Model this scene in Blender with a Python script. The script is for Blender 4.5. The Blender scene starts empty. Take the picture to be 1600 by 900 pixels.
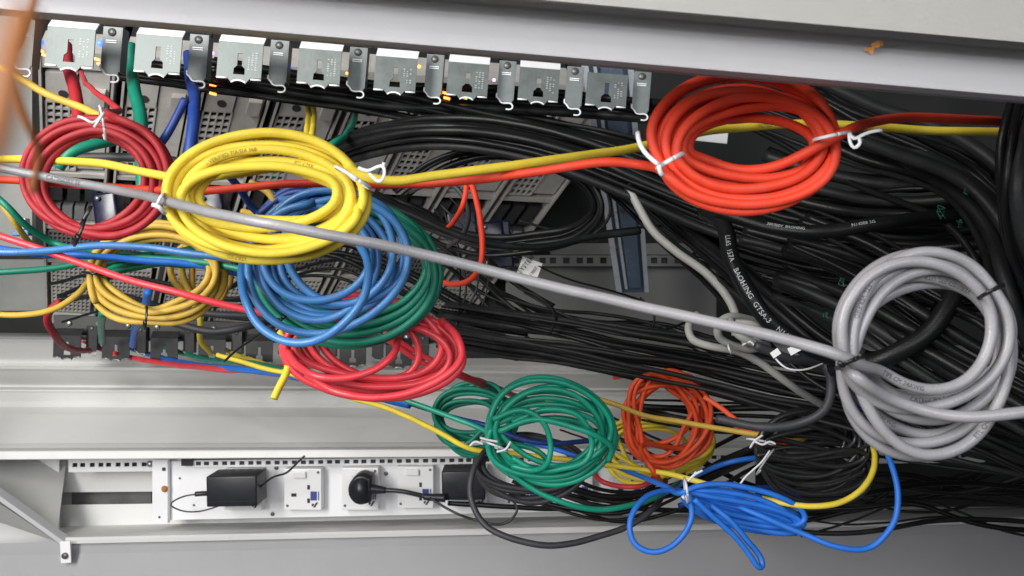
import bpy, bmesh, math, random
from mathutils import Vector, Matrix, noise
from mathutils.geometry import tessellate_polygon

# ------------------------------------------------------------------ camera, light, exposure
SC = bpy.context.scene
COL = SC.collection
F = 1208.0                                  # focal length in pixels of the 1600 px wide photograph
cam_d = bpy.data.cameras.new('camera'); cam = bpy.data.objects.new('camera', cam_d); COL.objects.link(cam)
cam_d.sensor_width = 36.0; cam_d.lens = 36.0 * F / 1600.0
cam_d.dof.use_dof = True; cam_d.dof.focus_distance = 0.62; cam_d.dof.aperture_fstop = 22.0
cam_d.clip_start = 0.01; cam_d.clip_end = 50
cam.rotation_euler = (math.radians(90), 0, 0)
SC.camera = cam

W = bpy.data.worlds.new('World'); SC.world = W; W.use_nodes = True
bg = W.node_tree.nodes['Background']; bg.inputs[0].default_value = (0.80, 0.84, 0.9, 1); bg.inputs[1].default_value = 0.10

def area(name, loc, target, sx, sy, power, col):
    l = bpy.data.lights.new(name, 'AREA'); l.shape = 'RECTANGLE'; l.size = sx; l.size_y = sy
    l.energy = power; l.color = col
    o = bpy.data.objects.new(name, l); COL.objects.link(o); o.location = loc
    o.rotation_euler = (Vector(target) - Vector(loc)).to_track_quat('-Z', 'Y').to_euler()
    return o
area('room_light', (-0.95, -0.30, 0.40), (-0.30, 1.3, -0.55), 0.40, 1.1, 43, (1.0, 0.98, 0.95))
area('fill_light', (0.05, -0.8, 0.30), (0.05, 0.9, -0.32), 1.2, 0.55, 17, (0.95, 0.96, 1.0))  # soft fill lamp added near the camera, no known fixture
SC.view_settings.view_transform = 'Standard'; SC.view_settings.look = 'None'
SC.view_settings.exposure = -0.2; SC.view_settings.gamma = 1.0
try: SC.view_settings.use_curve_mapping = False
except Exception: pass

# ------------------------------------------------------------------ helpers
def P(x, y, d):
    return Vector(((x - 800.0) / F * d, d, (450.0 - y) / F * d))

def mat(name, col, rough=0.5, metal=0.0, var=0.12, scale=40.0, bump=0.0, bscale=300.0, emit=None, estr=0.0, coat=0.0, spots=None, spec=0.5):
    m = bpy.data.materials.new(name); m.use_nodes = True
    nt = m.node_tree; b = nt.nodes['Principled BSDF']
    b.inputs['Roughness'].default_value = rough; b.inputs['Metallic'].default_value = metal
    b.inputs['Specular IOR Level'].default_value = spec
    if coat: b.inputs['Coat Weight'].default_value = coat; b.inputs['Coat Roughness'].default_value = 0.2
    tc = nt.nodes.new('ShaderNodeTexCoord')
    n = nt.nodes.new('ShaderNodeTexNoise'); n.inputs['Scale'].default_value = scale; n.inputs['Detail'].default_value = 6; n.inputs['Roughness'].default_value = 0.65
    nt.links.new(tc.outputs['Object'], n.inputs['Vector'])
    r = nt.nodes.new('ShaderNodeMapRange'); r.inputs[1].default_value = 0.3; r.inputs[2].default_value = 0.7
    nt.links.new(n.outputs[0], r.inputs[0])
    mx = nt.nodes.new('ShaderNodeMix'); mx.data_type = 'RGBA'
    mx.inputs['A'].default_value = (*[c * (1 - var) for c in col], 1)
    mx.inputs['B'].default_value = (*[min(1, c * (1 + var * 0.6) + var * 0.01) for c in col], 1)
    nt.links.new(r.outputs[0], mx.inputs['Factor'])
    out = mx.outputs['Result']
    if spots:
        n3 = nt.nodes.new('ShaderNodeTexNoise'); n3.inputs['Scale'].default_value = spots[0]; n3.inputs['Detail'].default_value = 8; n3.inputs['Roughness'].default_value = 0.7
        nt.links.new(tc.outputs['Object'], n3.inputs['Vector'])
        r3 = nt.nodes.new('ShaderNodeMapRange'); r3.inputs[1].default_value = spots[1]; r3.inputs[2].default_value = spots[1] + 0.12
        r3.inputs[4].default_value = spots[3]
        nt.links.new(n3.outputs[0], r3.inputs[0])
        m3 = nt.nodes.new('ShaderNodeMix'); m3.data_type = 'RGBA'; m3.inputs['B'].default_value = (*spots[2], 1)
        nt.links.new(r3.outputs[0], m3.inputs['Factor']); nt.links.new(out, m3.inputs['A']); out = m3.outputs['Result']
    nt.links.new(out, b.inputs['Base Color'])
    rr = nt.nodes.new('ShaderNodeMapRange'); rr.inputs[3].default_value = max(0.05, rough - 0.08); rr.inputs[4].default_value = min(1, rough + 0.1)
    nt.links.new(n.outputs[0], rr.inputs[0]); nt.links.new(rr.outputs[0], b.inputs['Roughness'])
    if bump:
        n2 = nt.nodes.new('ShaderNodeTexNoise'); n2.inputs['Scale'].default_value = bscale; n2.inputs['Detail'].default_value = 3
        nt.links.new(tc.outputs['Object'], n2.inputs['Vector'])
        bp = nt.nodes.new('ShaderNodeBump'); bp.inputs['Strength'].default_value = bump; bp.inputs['Distance'].default_value = 0.0008
        nt.links.new(n2.outputs[0], bp.inputs['Height']); nt.links.new(bp.outputs[0], b.inputs['Normal'])
    if emit:
        b.inputs['Emission Color'].default_value = (*emit, 1); b.inputs['Emission Strength'].default_value = estr
    return m

def cmat(name, col, rough=0.5, **k):
    rough = min(0.6, rough + 0.06); k.setdefault('spec', 0.4)
    k.setdefault('var', 0.16); k.setdefault('scale', 45); k.setdefault('spots', (26, 0.56, tuple(c * 0.6 + 0.05 for c in col), 0.45))
    return mat(name, col, rough, bump=0.22, bscale=900, **k)

M = dict(
    yellow=cmat('yellow_pvc', (0.78, 0.60, 0.05)), orange=cmat('orange_pvc', (0.76, 0.055, 0.02)),
    red=cmat('red_pvc', (0.40, 0.02, 0.028)), pink=cmat('bright_red_pvc', (0.72, 0.05, 0.065), 0.24),
    grey=cmat('grey_pvc', (0.245, 0.24, 0.25), 0.24), steel=cmat('steel_blue_pvc', (0.05, 0.185, 0.43), 0.24),
    blue=cmat('blue_pvc', (0.02, 0.16, 0.62), 0.4), navy2=cmat('shaded_blue_pvc', (0.015, 0.05, 0.25), 0.4), navy=cmat('navy_pvc', (0.012, 0.04, 0.2), 0.4),
    green=cmat('green_pvc', (0.008, 0.29, 0.18), 0.27), dgreen=cmat('deep_green_pvc', (0.006, 0.20, 0.125), 0.36),
    mustard=cmat('mustard_pvc', (0.55, 0.36, 0.05)), amber=cmat('amber_pvc', (0.34, 0.12, 0.03)), vermilion=cmat('vermilion_pvc', (0.78, 0.085, 0.022), 0.42), blackc=mat('coil_black_pvc', (0.017, 0.0175, 0.018), 0.3, var=0.3, scale=50, bump=0.2, bscale=900),
    black=cmat('black_pvc', (0.006, 0.0065, 0.0065), 0.3, spec=0.2, spots=(9, 0.56, (0.012, 0.013, 0.012), 0.6)),
    black2=cmat('dusty_black_pvc', (0.011, 0.012, 0.012), 0.42, spec=0.22, spots=(14, 0.52, (0.028, 0.030, 0.029), 0.7)),
    charcoal=cmat('charcoal_pvc', (0.035, 0.035, 0.04), 0.45), beige=cmat('dull_grey_pvc', (0.34, 0.335, 0.31), 0.5),
    tie=mat('white_tie', (0.68, 0.68, 0.69), 0.4, var=0.05), btie=mat('black_tie', (0.01, 0.01, 0.01), 0.35),
    ink=mat('black_ink', (0.03, 0.03, 0.035), 0.6), wink=mat('white_ink', (0.4, 0.42, 0.44), 0.6),
    yink=mat('brown_ink', (0.20, 0.15, 0.02), 0.6),
    paint=mat('grey_white_paint', (0.62, 0.613, 0.628), 0.42, var=0.04, scale=5, bump=0.1, bscale=500, spots=(45, 0.66, (0.42, 0.40, 0.38), 0.4)),
    cream=mat('cream_paint', (0.56, 0.55, 0.515), 0.5, var=0.04, scale=4, bump=0.08, bscale=500),
    door2=mat('grey_door_paint', (0.64, 0.635, 0.65), 0.5, var=0.06, scale=4, bump=0.25, bscale=500), lpaint=mat('light_grey_paint', (0.72, 0.72, 0.705), 0.45, var=0.07, scale=4, bump=0.2, bscale=400, spots=(9, 0.6, (0.5, 0.49, 0.46), 0.35)),
    white=mat('white_paint', (0.82, 0.82, 0.83), 0.35, var=0.04, scale=12),
    plastic=mat('white_plastic', (0.80, 0.80, 0.80), 0.3, var=0.03, scale=20),
    zinc=mat('zinc_plate', (0.105, 0.122, 0.117), 0.42, spec=0.4, metal=0.3, var=0.25, scale=60, bump=0.15, bscale=250, spots=(40, 0.6, (0.06, 0.07, 0.07), 0.6)),
    zinc2=mat('zinc_strip', (0.17, 0.19, 0.186), 0.45, metal=0.25, var=0.2, scale=60, bump=0.15, bscale=250, spec=0.35),
    zincd=mat('dark_zinc', (0.030, 0.030, 0.031), 0.42, metal=0.2, var=0.3, scale=60),
    edge=mat('bright_cut_edge', (0.88, 0.89, 0.9), 0.4, metal=0.1, var=0.05),
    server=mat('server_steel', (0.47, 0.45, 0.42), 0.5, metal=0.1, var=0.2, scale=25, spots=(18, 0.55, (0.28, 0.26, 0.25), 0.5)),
    dark=mat('dark_interior', (0.012, 0.012, 0.014), 0.7, var=0.3), pane=mat('shaded_grey_paint', (0.032, 0.035, 0.032), 0.55, var=0.25, scale=6),  # the grey carries the shade of the cabinet's depth in its colour
    inner=mat('cabinet_inner_paint', (0.24, 0.245, 0.232), 0.5, var=0.18, scale=8),
    slide=mat('blued_steel', (0.20, 0.27, 0.38), 0.25, metal=0.6, var=0.25, scale=20),
    blackp=mat('black_plastic', (0.016, 0.017, 0.022), 0.38, var=0.2, scale=60, bump=0.2, bscale=700),
    rust=mat('rust', (0.50, 0.20, 0.045), 0.9, var=0.5, scale=300), screw=mat('screw_steel', (0.5, 0.5, 0.5), 0.35, metal=0.8),
    screwd=mat('dull_screw', (0.16, 0.155, 0.15), 0.4, metal=0.5), hole=mat('hole_dark', (0.03, 0.03, 0.03), 0.8),
    scrap=mat('dark_green_scrap', (0.004, 0.07, 0.045), 0.5), mark=mat('stamped_mark', (0.34, 0.36, 0.36), 0.5), bright=mat('highlight_steel', (0.62, 0.66, 0.72), 0.28, metal=0.4, var=0.2, scale=30), gmid=mat('shaded_server_steel', (0.13, 0.125, 0.12), 0.5, var=0.3, scale=25),
    lab=mat('paper_label', (0.78, 0.78, 0.76), 0.6, var=0.05), labblue=mat('blue_print', (0.045, 0.06, 0.27), 0.5),
    ledb=mat('blue_led', (0.1, 0.2, 1), 0.4, emit=(0.03, 0.09, 1.0), estr=5), ledo=mat('amber_led', (1, 0.35, 0.05), 0.4, emit=(1.0, 0.28, 0.04), estr=4),
    ledp=mat('violet_led', (0.7, 0.3, 0.8), 0.4, emit=(0.75, 0.35, 0.9), estr=3), clearp=mat('blue_clear_plastic', (0.008, 0.008, 0.035), 0.25, spec=0.5),
)

def tag(o, label=None, cat=None, group=None, kind=None):
    if label: o['label'] = label
    if cat: o['category'] = cat
    if group: o['group'] = group
    if kind: o['kind'] = kind
    return o

def obj(name, bm, m, parent=None, smooth=False):
    me = bpy.data.meshes.new(name)
    bm.to_mesh(me); bm.free()
    ms = m if isinstance(m, (list, tuple)) else [m]
    for k in ms: me.materials.append(k)
    if smooth:
        for p in me.polygons: p.use_smooth = True
    o = bpy.data.objects.new(name, me); COL.objects.link(o)
    if parent is not None:
        o.parent = parent
        o.matrix_parent_inverse = Matrix.Translation(-parent.location)
    return o

def thing(name, label, cat, loc=(0, 0, 0), group=None):
    o = bpy.data.objects.new(name, None); COL.objects.link(o); o.location = loc; o.empty_display_size = 0.02
    return tag(o, label, cat, group)

def hexa(bm, c):        # 8 corners: 4 back, 4 front in matching order
    v = [bm.verts.new(p) for p in c]
    fs = [(0, 1, 2, 3), (7, 6, 5, 4), (0, 4, 5, 1), (1, 5, 6, 2), (2, 6, 7, 3), (3, 7, 4, 0)]
    r = [bm.faces.new([v[i] for i in f]) for f in fs]
    bmesh.ops.recalc_face_normals(bm, faces=r)
    return r

def pbox(bm, x0, y0, x1, y1, d, th, roll=0.0, bev=0.0):
    """box whose front face covers the pixel rectangle at distance d and which is th deep"""
    s = d / F
    c = P((x0 + x1) / 2, (y0 + y1) / 2, d); hx = (x1 - x0) / 2 * s; hz = (y1 - y0) / 2 * s
    ca, sa = math.cos(roll), math.sin(roll)
    R = []
    for yy in (th, 0):
        for sx, sz in ((-1, -1), (1, -1), (1, 1), (-1, 1)):
            X, Z = sx * hx, sz * hz
            R.append(c + Vector((X * ca - Z * sa, yy, X * sa + Z * ca)))
    fs = hexa(bm, R)
    if bev:
        es = list({e for f in fs for e in f.edges})
        bmesh.ops.bevel(bm, geom=es, offset=bev, segments=2, affect='EDGES', profile=0.6)

def plate(bm, loops, th, T):
    """extruded polygon with holes; loops in local (x, z); T maps Vector(x, y, z)"""
    vecs = [[Vector((x, z, 0)) for x, z in lp] for lp in loops]
    tris = tessellate_polygon(vecs)
    flat = [v for lp in vecs for v in lp]
    fr = [bm.verts.new(T(Vector((v.x, 0, v.y)))) for v in flat]
    bk = [bm.verts.new(T(Vector((v.x, th, v.y)))) for v in flat]
    fs = []
    for t in tris:
        try:
            fs.append(bm.faces.new([fr[i] for i in t])); fs.append(bm.faces.new([bk[i] for i in reversed(t)]))
        except ValueError: pass
    k = 0
    for lp in vecs:
        n = len(lp)
        for i in range(n):
            a, b = k + i, k + (i + 1) % n
            fs.append(bm.faces.new((fr[a], fr[b], bk[b], bk[a])))
        k += n
    bmesh.ops.recalc_face_normals(bm, faces=fs)

def disc(bm, c, r, th, axis=Vector((0, -1, 0)), n=16, r2=None):
    ax = axis.normalized(); u = ax.orthogonal().normalized(); w = ax.cross(u)
    r2 = r if r2 is None else r2
    a = [bm.verts.new(c + (u * math.cos(t) + w * math.sin(t)) * r) for t in [2 * math.pi * i / n for i in range(n)]]
    b = [bm.verts.new(c + ax * th + (u * math.cos(t) + w * math.sin(t)) * r2) for t in [2 * math.pi * i / n for i in range(n)]]
    fs = [bm.faces.new(b), bm.faces.new(a[::-1])]
    for i in range(n): fs.append(bm.faces.new((a[i], a[(i + 1) % n], b[(i + 1) % n], b[i])))
    bmesh.ops.recalc_face_normals(bm, faces=fs)

def spline(pts, step):
    out = []
    n = len(pts)
    for i in range(n - 1):
        p0 = pts[i - 1] if i > 0 else pts[0] * 2 - pts[1]
        p1, p2 = pts[i], pts[i + 1]
        p3 = pts[i + 2] if i + 2 < n else pts[-1] * 2 - pts[-2]
        k = max(1, int(math.ceil((p2 - p1).length / step)))
        # centripetal-ish: limit tangents for uneven spacing
        L = (p2 - p1).length
        l0 = max((p1 - p0).length, 1e-6); l2 = max((p3 - p2).length, 1e-6)
        m1 = ((p1 - p0) / l0 * L + (p2 - p1)) * 0.5 if i > 0 else (p2 - p1)
        m2 = ((p3 - p2) / l2 * L + (p2 - p1)) * 0.5 if i + 2 < n else (p2 - p1)
        for j in range(k):
            t = j / k; t2 = t * t; t3 = t2 * t
            out.append(p1 * (2 * t3 - 3 * t2 + 1) + m1 * (t3 - 2 * t2 + t) + p2 * (-2 * t3 + 3 * t2) + m2 * (t3 - t2))
    out.append(pts[-1].copy())
    return out

def smooth_path(p, n=2):
    for _ in range(n):
        p = [p[0]] + [(p[i - 1] + p[i] * 2 + p[i + 1]) * 0.25 for i in range(1, len(p) - 1)] + [p[-1]]
    return p

def tube(bm, path, r, sides=10, flat=1.0, caps=True):
    T = []
    n = len(path)
    for i in range(n):
        a = path[max(0, i - 1)]; b = path[min(n - 1, i + 1)]
        t = b - a
        T.append(t.normalized() if t.length > 1e-9 else (T[-1] if T else Vector((1, 0, 0))))
    u = T[0].orthogonal().normalized()
    v0 = Vector((0, -1, 0)); w0 = v0 - T[0] * v0.dot(T[0])
    if w0.length > 0.1: u = w0.normalized()
    rings = []
    for i in range(n):
        u = u - T[i] * u.dot(T[i])
        u = u.normalized() if u.length > 1e-6 else T[i].orthogonal().normalized()
        w = T[i].cross(u)
        rr = r(i / (n - 1)) if callable(r) else r
        rings.append([bm.verts.new(path[i] + u * math.cos(2 * math.pi * k / sides) * rr * flat + w * math.sin(2 * math.pi * k / sides) * rr) for k in range(sides)])
    for i in range(n - 1):
        A, B = rings[i], rings[i + 1]
        for k in range(sides):
            bm.faces.new((A[k], A[(k + 1) % sides], B[(k + 1) % sides], B[k]))
    if caps:
        bm.faces.new(rings[0][::-1]); bm.faces.new(rings[-1])

wob_n = [0]
def irregular(path, amp=0.0011, fr=22.0):
    wob_n[0] += 1; l = 0.0; out = []
    for i, p in enumerate(path):
        if i: l += (p - path[i - 1]).length
        out.append(p + noise.noise_vector(Vector((l * fr, wob_n[0] * 7.3, 0.5))) * amp + noise.noise_vector(Vector((l * fr * 3, wob_n[0] * 3.1, 9.5))) * amp * 0.25)
    return out

def run_on(v, pts):
    '''cables that leave the picture carry on beyond its edge'''
    if pts[-1][0] >= 1630: v = v + [v[-1] + (v[-1] - v[-2]).normalized() * 0.12 + Vector((0.1, 0.02, -0.01)), v[-1] + (v[-1] - v[-2]).normalized() * 0.2 + Vector((0.5, 0.1, -0.05))]
    if pts[0][0] <= -18: v = [v[0] + Vector((-0.35, 0.12, 0.01))] + v
    return v

def cable_path(pts, step=None, sm=2):
    v = run_on([P(*p) for p in pts], pts)
    if step is None: step = 0.0035
    p = smooth_path(spline(v, step), sm)
    return irregular(p, min(0.0011, (v[-1] - v[0]).length * 0.01 + 0.0001))

def cable(name, pts, r, m, label, cat='cable', group=None, parent=None, step=None, sides=10, ret=False, sm=2):
    path = cable_path(pts, step, sm)
    bm = bmesh.new(); tube(bm, path, r, sides)
    o = obj(name, bm, M[m], parent, True)
    if parent is None: tag(o, label, cat, group)
    elif label: o['label'] = label
    return (o, path) if ret else o

def coil_pts(turns, th0, th1, rad, pre=(), post=(), depth=0.4, layer=0.5, seed=1, wob=1.6, pinch=(), tilt=(0, 0), rot=0.0):
    """one continuous cable: turns = [(cx, cy, a, b)] visited in order while the angle goes th0 -> th1"""
    rnd = random.Random(seed)
    n = len(turns)
    total = abs(th1 - th0) / 360.0
    ph = [(rnd.uniform(0, 6.28), rnd.uniform(0, 6.28), rnd.uniform(0, 6.28)) for _ in range(n + 2)]
    ac = sum(t[2] for t in turns) / n; bc = sum(t[3] for t in turns) / n
    mx = sum(t[0] for t in turns) / n; my = sum(t[1] for t in turns) / n
    pts = [P(*p) for p in pre]
    steps = int(abs(th1 - th0) / 12)
    for i in range(steps + 1):
        th = th0 + (th1 - th0) * i / steps
        k = total * i / steps * (n - 1) / max(total, 1e-6)
        k0 = min(n - 1, int(k)); k1 = min(n - 1, k0 + 1); f = k - k0
        f = f * f * (3 - 2 * f)
        f = f * f * (3 - 2 * f)
        L = [turns[k0][j] * (1 - f) + turns[k1][j] * f for j in range(4)]
        t = math.radians(th)
        q = ph[k0]; q1 = ph[k1]
        def wv(q): return wob * (math.sin(2 * t + q[0]) + 0.6 * math.sin(3 * t + q[1]))
        w = wv(q) * (1 - f) + wv(q1) * f
        a, b = L[2] + w, L[3] + w
        cx, cy = L[0], L[1]
        for (pt, amt, wid) in pinch:
            dlt = (th - pt + 180) % 360 - 180
            g = amt * math.exp(-(dlt / wid) ** 2)
            a = a * (1 - g) + ac * g; b = b * (1 - g) + bc * g; cx = cx * (1 - g) + mx * g; cy = cy * (1 - g) + my * g
        X = a * math.cos(t); Y = b * math.sin(t)
        if rot: X, Y = X * math.cos(rot) - Y * math.sin(rot), X * math.sin(rot) + Y * math.cos(rot)
        x = cx + X; y = cy + Y
        d = depth + (k / max(1, n - 1) - 0.5) * layer * 2 * rad * n + tilt[0] * X + tilt[1] * Y
        d += rad * 0.5 * (math.sin(1.0 * t + q[2]) * (1 - f) + math.sin(1.0 * t + q1[2]) * f)
        pts.append(P(x, y, d))
    pts += [P(*p) for p in post]
    return pts

def coil(name, m, r, label, turns, th0, th1, pre=(), post=(), depth=0.4, group=None, step=0.0035, sides=12, **k):
    pts = coil_pts(turns, th0, th1, r, pre, post, depth, **k)
    pts = run_on(pts, [pre[0] if pre else (500, 0, 1), post[-1] if post else (500, 0, 1)])
    path = irregular(smooth_path(spline(pts, step), 3), 0.0012, 16.0)
    root = thing(name, label, 'cable coil', P(turns[0][0], turns[0][1], depth), group)
    bm = bmesh.new(); tube(bm, path, r, sides)
    obj('cable', bm, M[m], root, True)
    return root, path

def twist_tie(parent, cx, cy, ang, half, d, thick, tails=(), m='tie', r=0.0011, name='twist_tie'):
    """ring round a bundle; ang = direction across the bundle (deg, image), half = half its width in px"""
    a = math.radians(ang); ux, uy = math.cos(a), math.sin(a); px, py = -uy, ux
    pts = []
    N = 18
    for i in range(N + 1):
        t = 2 * math.pi * i / N - math.pi / 2 + 0.3
        sgn = 1 if math.sin(t) >= 0 else -1
        x = cx + ux * half * math.cos(t) + px * 1.5 * math.sin(t); y = cy + uy * half * math.cos(t) + py * 1.5 * math.sin(t)
        pts.append(P(x, y, d + thick * 0.5 * (1.0 - 0.0) * math.sin(t) + 0 * sgn))
    r *= 0.8
    bm = bmesh.new(); tube(bm, smooth_path(spline(pts, 0.002), 1), r, 8, 0.6)
    for tl in tails:
        tube(bm, smooth_path(spline([P(*q) for q in tl], 0.002), 1), r, 8, 0.6)
    return obj(name, bm, M[m], parent, True)

def text_mesh(s, size):
    cu = bpy.data.curves.new('t', 'FONT'); cu.body = s; cu.size = size; cu.resolution_u = 2; cu.align_x = 'CENTER'; cu.align_y = 'CENTER'
    o = bpy.data.objects.new('t', cu); COL.objects.link(o)
    bpy.context.view_layer.update()
    me = bpy.data.meshes.new_from_object(o.evaluated_get(bpy.context.evaluated_depsgraph_get()))
    vs = [v.co.copy() for v in me.vertices]; fs = [list(p.vertices) for p in me.polygons]
    bpy.data.objects.remove(o); bpy.data.curves.remove(cu); bpy.data.meshes.remove(me)
    return vs, fs

used = {}
def print_on(parent, path, r, near, s, m='ink', size=None, flip=False, tilt=0.0, seg=None, spacing=1.0):
    """wraps lettering round a cable next to the pixel `near`"""
    size = size or r * 1.1
    best, bi = 1e9, 0
    for i, p in enumerate(path):
        x = p.x / p.y * F + 800; y = 450 - p.z / p.y * F
        q = math.hypot(x - near[0], y - near[1]) + p.y * 60
        if q < best: best, bi = q, i
    vs, fs = text_mesh(s, size)
    # arclength table
    acc = [0.0]
    for i in range(1, len(path)): acc.append(acc[-1] + (path[i] - path[i - 1]).length)
    s0 = acc[bi]
    half = (max(v.x for v in vs) - min(v.x for v in vs)) / 2 + 0.003
    lst = used.setdefault(id(path), [])
    for _ in range(6):
        hit = [q for q in lst if abs(q[0] - s0) < q[1] + half]
        if not hit: break
        s0 = hit[0][0] + hit[0][1] + half + 0.0005
    lst.append((s0, half))
    import bisect
    def at(l):
        l = max(0.0, min(acc[-1] - 1e-6, l))
        j = max(0, bisect.bisect_right(acc, l) - 1); j = min(j, len(path) - 2)
        f = (l - acc[j]) / max(1e-9, acc[j + 1] - acc[j])
        return path[j].lerp(path[j + 1], f), (path[min(j + 2, len(path) - 1)] - path[max(0, j - 1)]).normalized()
    sg = -1 if flip else 1
    bm = bmesh.new(); bv = []
    for v in vs:
        c, T = at(s0 + sg * v.x * spacing)
        T = T * sg
        V = (-c).normalized(); V = (V - T * V.dot(T)).normalized()
        S = V.cross(T)          # up of the lettering
        a = v.y / r + tilt
        bv.append(bm.verts.new(c + (V * math.cos(a) + S * math.sin(a)) * (r + 0.00012)))
    for f in fs:
        try: bm.faces.new([bv[i] for i in f])
        except ValueError: pass
    return obj('printed_text', bm, M[m], parent)

def flat_text(parent, s, x, y, d, size, m='ink', roll=0.0, name='printed_text'):
    vs, fs = text_mesh(s, size)
    c = P(x, y, d); ca, sa = math.cos(roll), math.sin(roll)
    bm = bmesh.new(); bv = [bm.verts.new(c + Vector((v.x * ca - v.y * sa, 0, v.x * sa + v.y * ca))) for v in vs]
    for f in fs: bm.faces.new([bv[i] for i in f])
    return obj(name, bm, M[m], parent)

ordn = ['first', 'second', 'third', 'fourth', 'fifth', 'sixth', 'seventh', 'eighth', 'ninth', 'tenth']

# ------------------------------------------------------------------ large structure
XL, XR = -900.0, 3000.0
def loft(bm, prof, xl=XL, xr=XR):
    """prof: (y at x=0, y at x=1600, depth left, depth right); straight folded sheet"""
    A, B = [], []
    for y0, y1, d0, d1 in prof:
        s = (y1 - y0) / 1600.0
        A.append(bm.verts.new(P(xl, y0 + s * xl, d0))); B.append(bm.verts.new(P(xr, y0 + s * xr, d1)))
    fs = []
    for i in range(len(prof) - 1): fs.append(bm.faces.new((A[i], B[i], B[i + 1], A[i + 1])))
    return fs

# back of the cabinet
bm = bmesh.new()
pbox(bm, -1500, -900, 3200, 900, 2.1, 0.01)
tag(obj('back_wall', bm, M['pane']), kind='structure')

# lower post, a folded sheet
def rounded(prof, r=0.12):
    out = [prof[0]]
    for i in range(1, len(prof) - 1):
        p, c, n = prof[i - 1], prof[i], prof[i + 1]
        for (q, f) in ((p, r), (n, r)):
            out.append(tuple(c[j] + (q[j] - c[j]) * f for j in range(4)))
    out.append(prof[-1]); return out
fr = thing('server_cabinet', 'light grey painted steel cabinet framing the cables above and below', 'cabinet', P(400, 650, 1.5))
bm = bmesh.new()
loft(bm, rounded([(520, 541, 1.95, 1.95), (526, 547, 1.465, 1.465), (565, 580, 1.57, 1.57), (573, 588, 1.54, 1.54), (604, 612, 1.63, 1.63), (609, 616, 1.565, 1.565),
          (629, 632, 1.59, 1.59), (700, 694, 1.40, 1.40), (704, 697, 1.335, 1.335), (719, 709, 1.33, 1.33), (716, 706, 1.36, 1.36)], 0.1))
loft(bm, [(716, 706, 1.36, 1.36), (711, 701, 1.47, 1.47)])
obj('side_post', bm, M['lpaint'], fr)
bm = bmesh.new()
loft(bm, [(711, 701, 1.47, 1.47), (770, 757, 1.475, 1.475)])
loft(bm, [(790, 770, 1.475, 1.475), (824, 792, 1.47, 1.47), (842, 808, 1.33, 1.33), (846, 811, 1.325, 1.325), (852, 817, 1.327, 1.327), (852, 815, 1.34, 1.34)], 92)
loft(bm, [(757, 757, 1.55, 1.55), (800, 790, 1.55, 1.55)])
obj('recess', bm, M['lpaint'], fr)
# left end wall of the recess
bm = bmesh.new()
v = [bm.verts.new(p) for p in (P(104, 716, 1.47), P(88, 846, 1.34), P(-300, 585, 1.12), P(-260, 500, 1.3), P(-300, 716, 1.25))]
bm.faces.new((v[0], v[4], v[1])); bm.faces.new((v[1], v[4], v[2]))
bmesh.ops.solidify(bm, geom=list(bm.faces), thickness=0.002)
obj('end_panel', bm, M['lpaint'], fr)
bm = bmesh.new()
for a0, a1, w, dd, th in (((-120, 690), (100, 846), 9, 1.32, 0.012),):
    A0, A1 = P(a0[0], a0[1], 1.20), P(a1[0], a1[1], dd)
    dv = Vector((0.003, 0, -0.011)); bk = Vector((0, 0.02, 0))
    hexa(bm, [A0 + bk, A1 + bk, A1 + dv + bk, A0 + dv + bk, A0, A1, A1 + dv, A0 + dv])
obj('end_lip', bm, M['door2'], fr)
bm = bmesh.new(); pbox(bm, 94, 846, 110, 880, 1.31, 0.003, 0.05, 0.001); obj('fixing_tab', bm, M['white'], fr)
bm = bmesh.new(); disc(bm, P(102, 868, 1.309), 0.0052, 0.003); obj('screw', bm, M['screwd'], fr, True)
bm = bmesh.new(); disc(bm, P(59 + 0, 868, 1.309), 0.0001, 0.0001); bm.free()
bm = bmesh.new(); pbox(bm, 1182, 722, 1780, 792, 1.44, 0.01); pbox(bm, 1182, 706, 1780, 712, 1.43, 0.01); obj('recess_shade', bm, M['pane'], fr)  # dark sheets standing for the shade in the right part of the recess
bm = bmesh.new(); pbox(bm, -80, 20, 50, 395, 1.25, 0.01); obj('inner_panel', bm, M['inner'], fr)
# dark slot left of the sockets
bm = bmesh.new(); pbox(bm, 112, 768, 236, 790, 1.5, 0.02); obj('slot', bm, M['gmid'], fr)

# lower door panel
bm = bmesh.new()
loft(bm, [(849, 813, 1.338, 1.338), (868, 832, 1.334, 1.334), (1100, 1060, 1.22, 1.22)])
bmesh.ops.solidify(bm, geom=list(bm.faces), thickness=0.004)
obj('lower_door', bm, M['door2'], fr)
bm = bmesh.new(); pbox(bm, -260, 700, 92, 905, 1.44, 0.004); obj('lower_side', bm, M['lpaint'], fr)
bm = bmesh.new(); pbox(bm, 925, 802, 972, 806, 1.316, 0.006); obj('slot', bm, M['hole'], fr)

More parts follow.
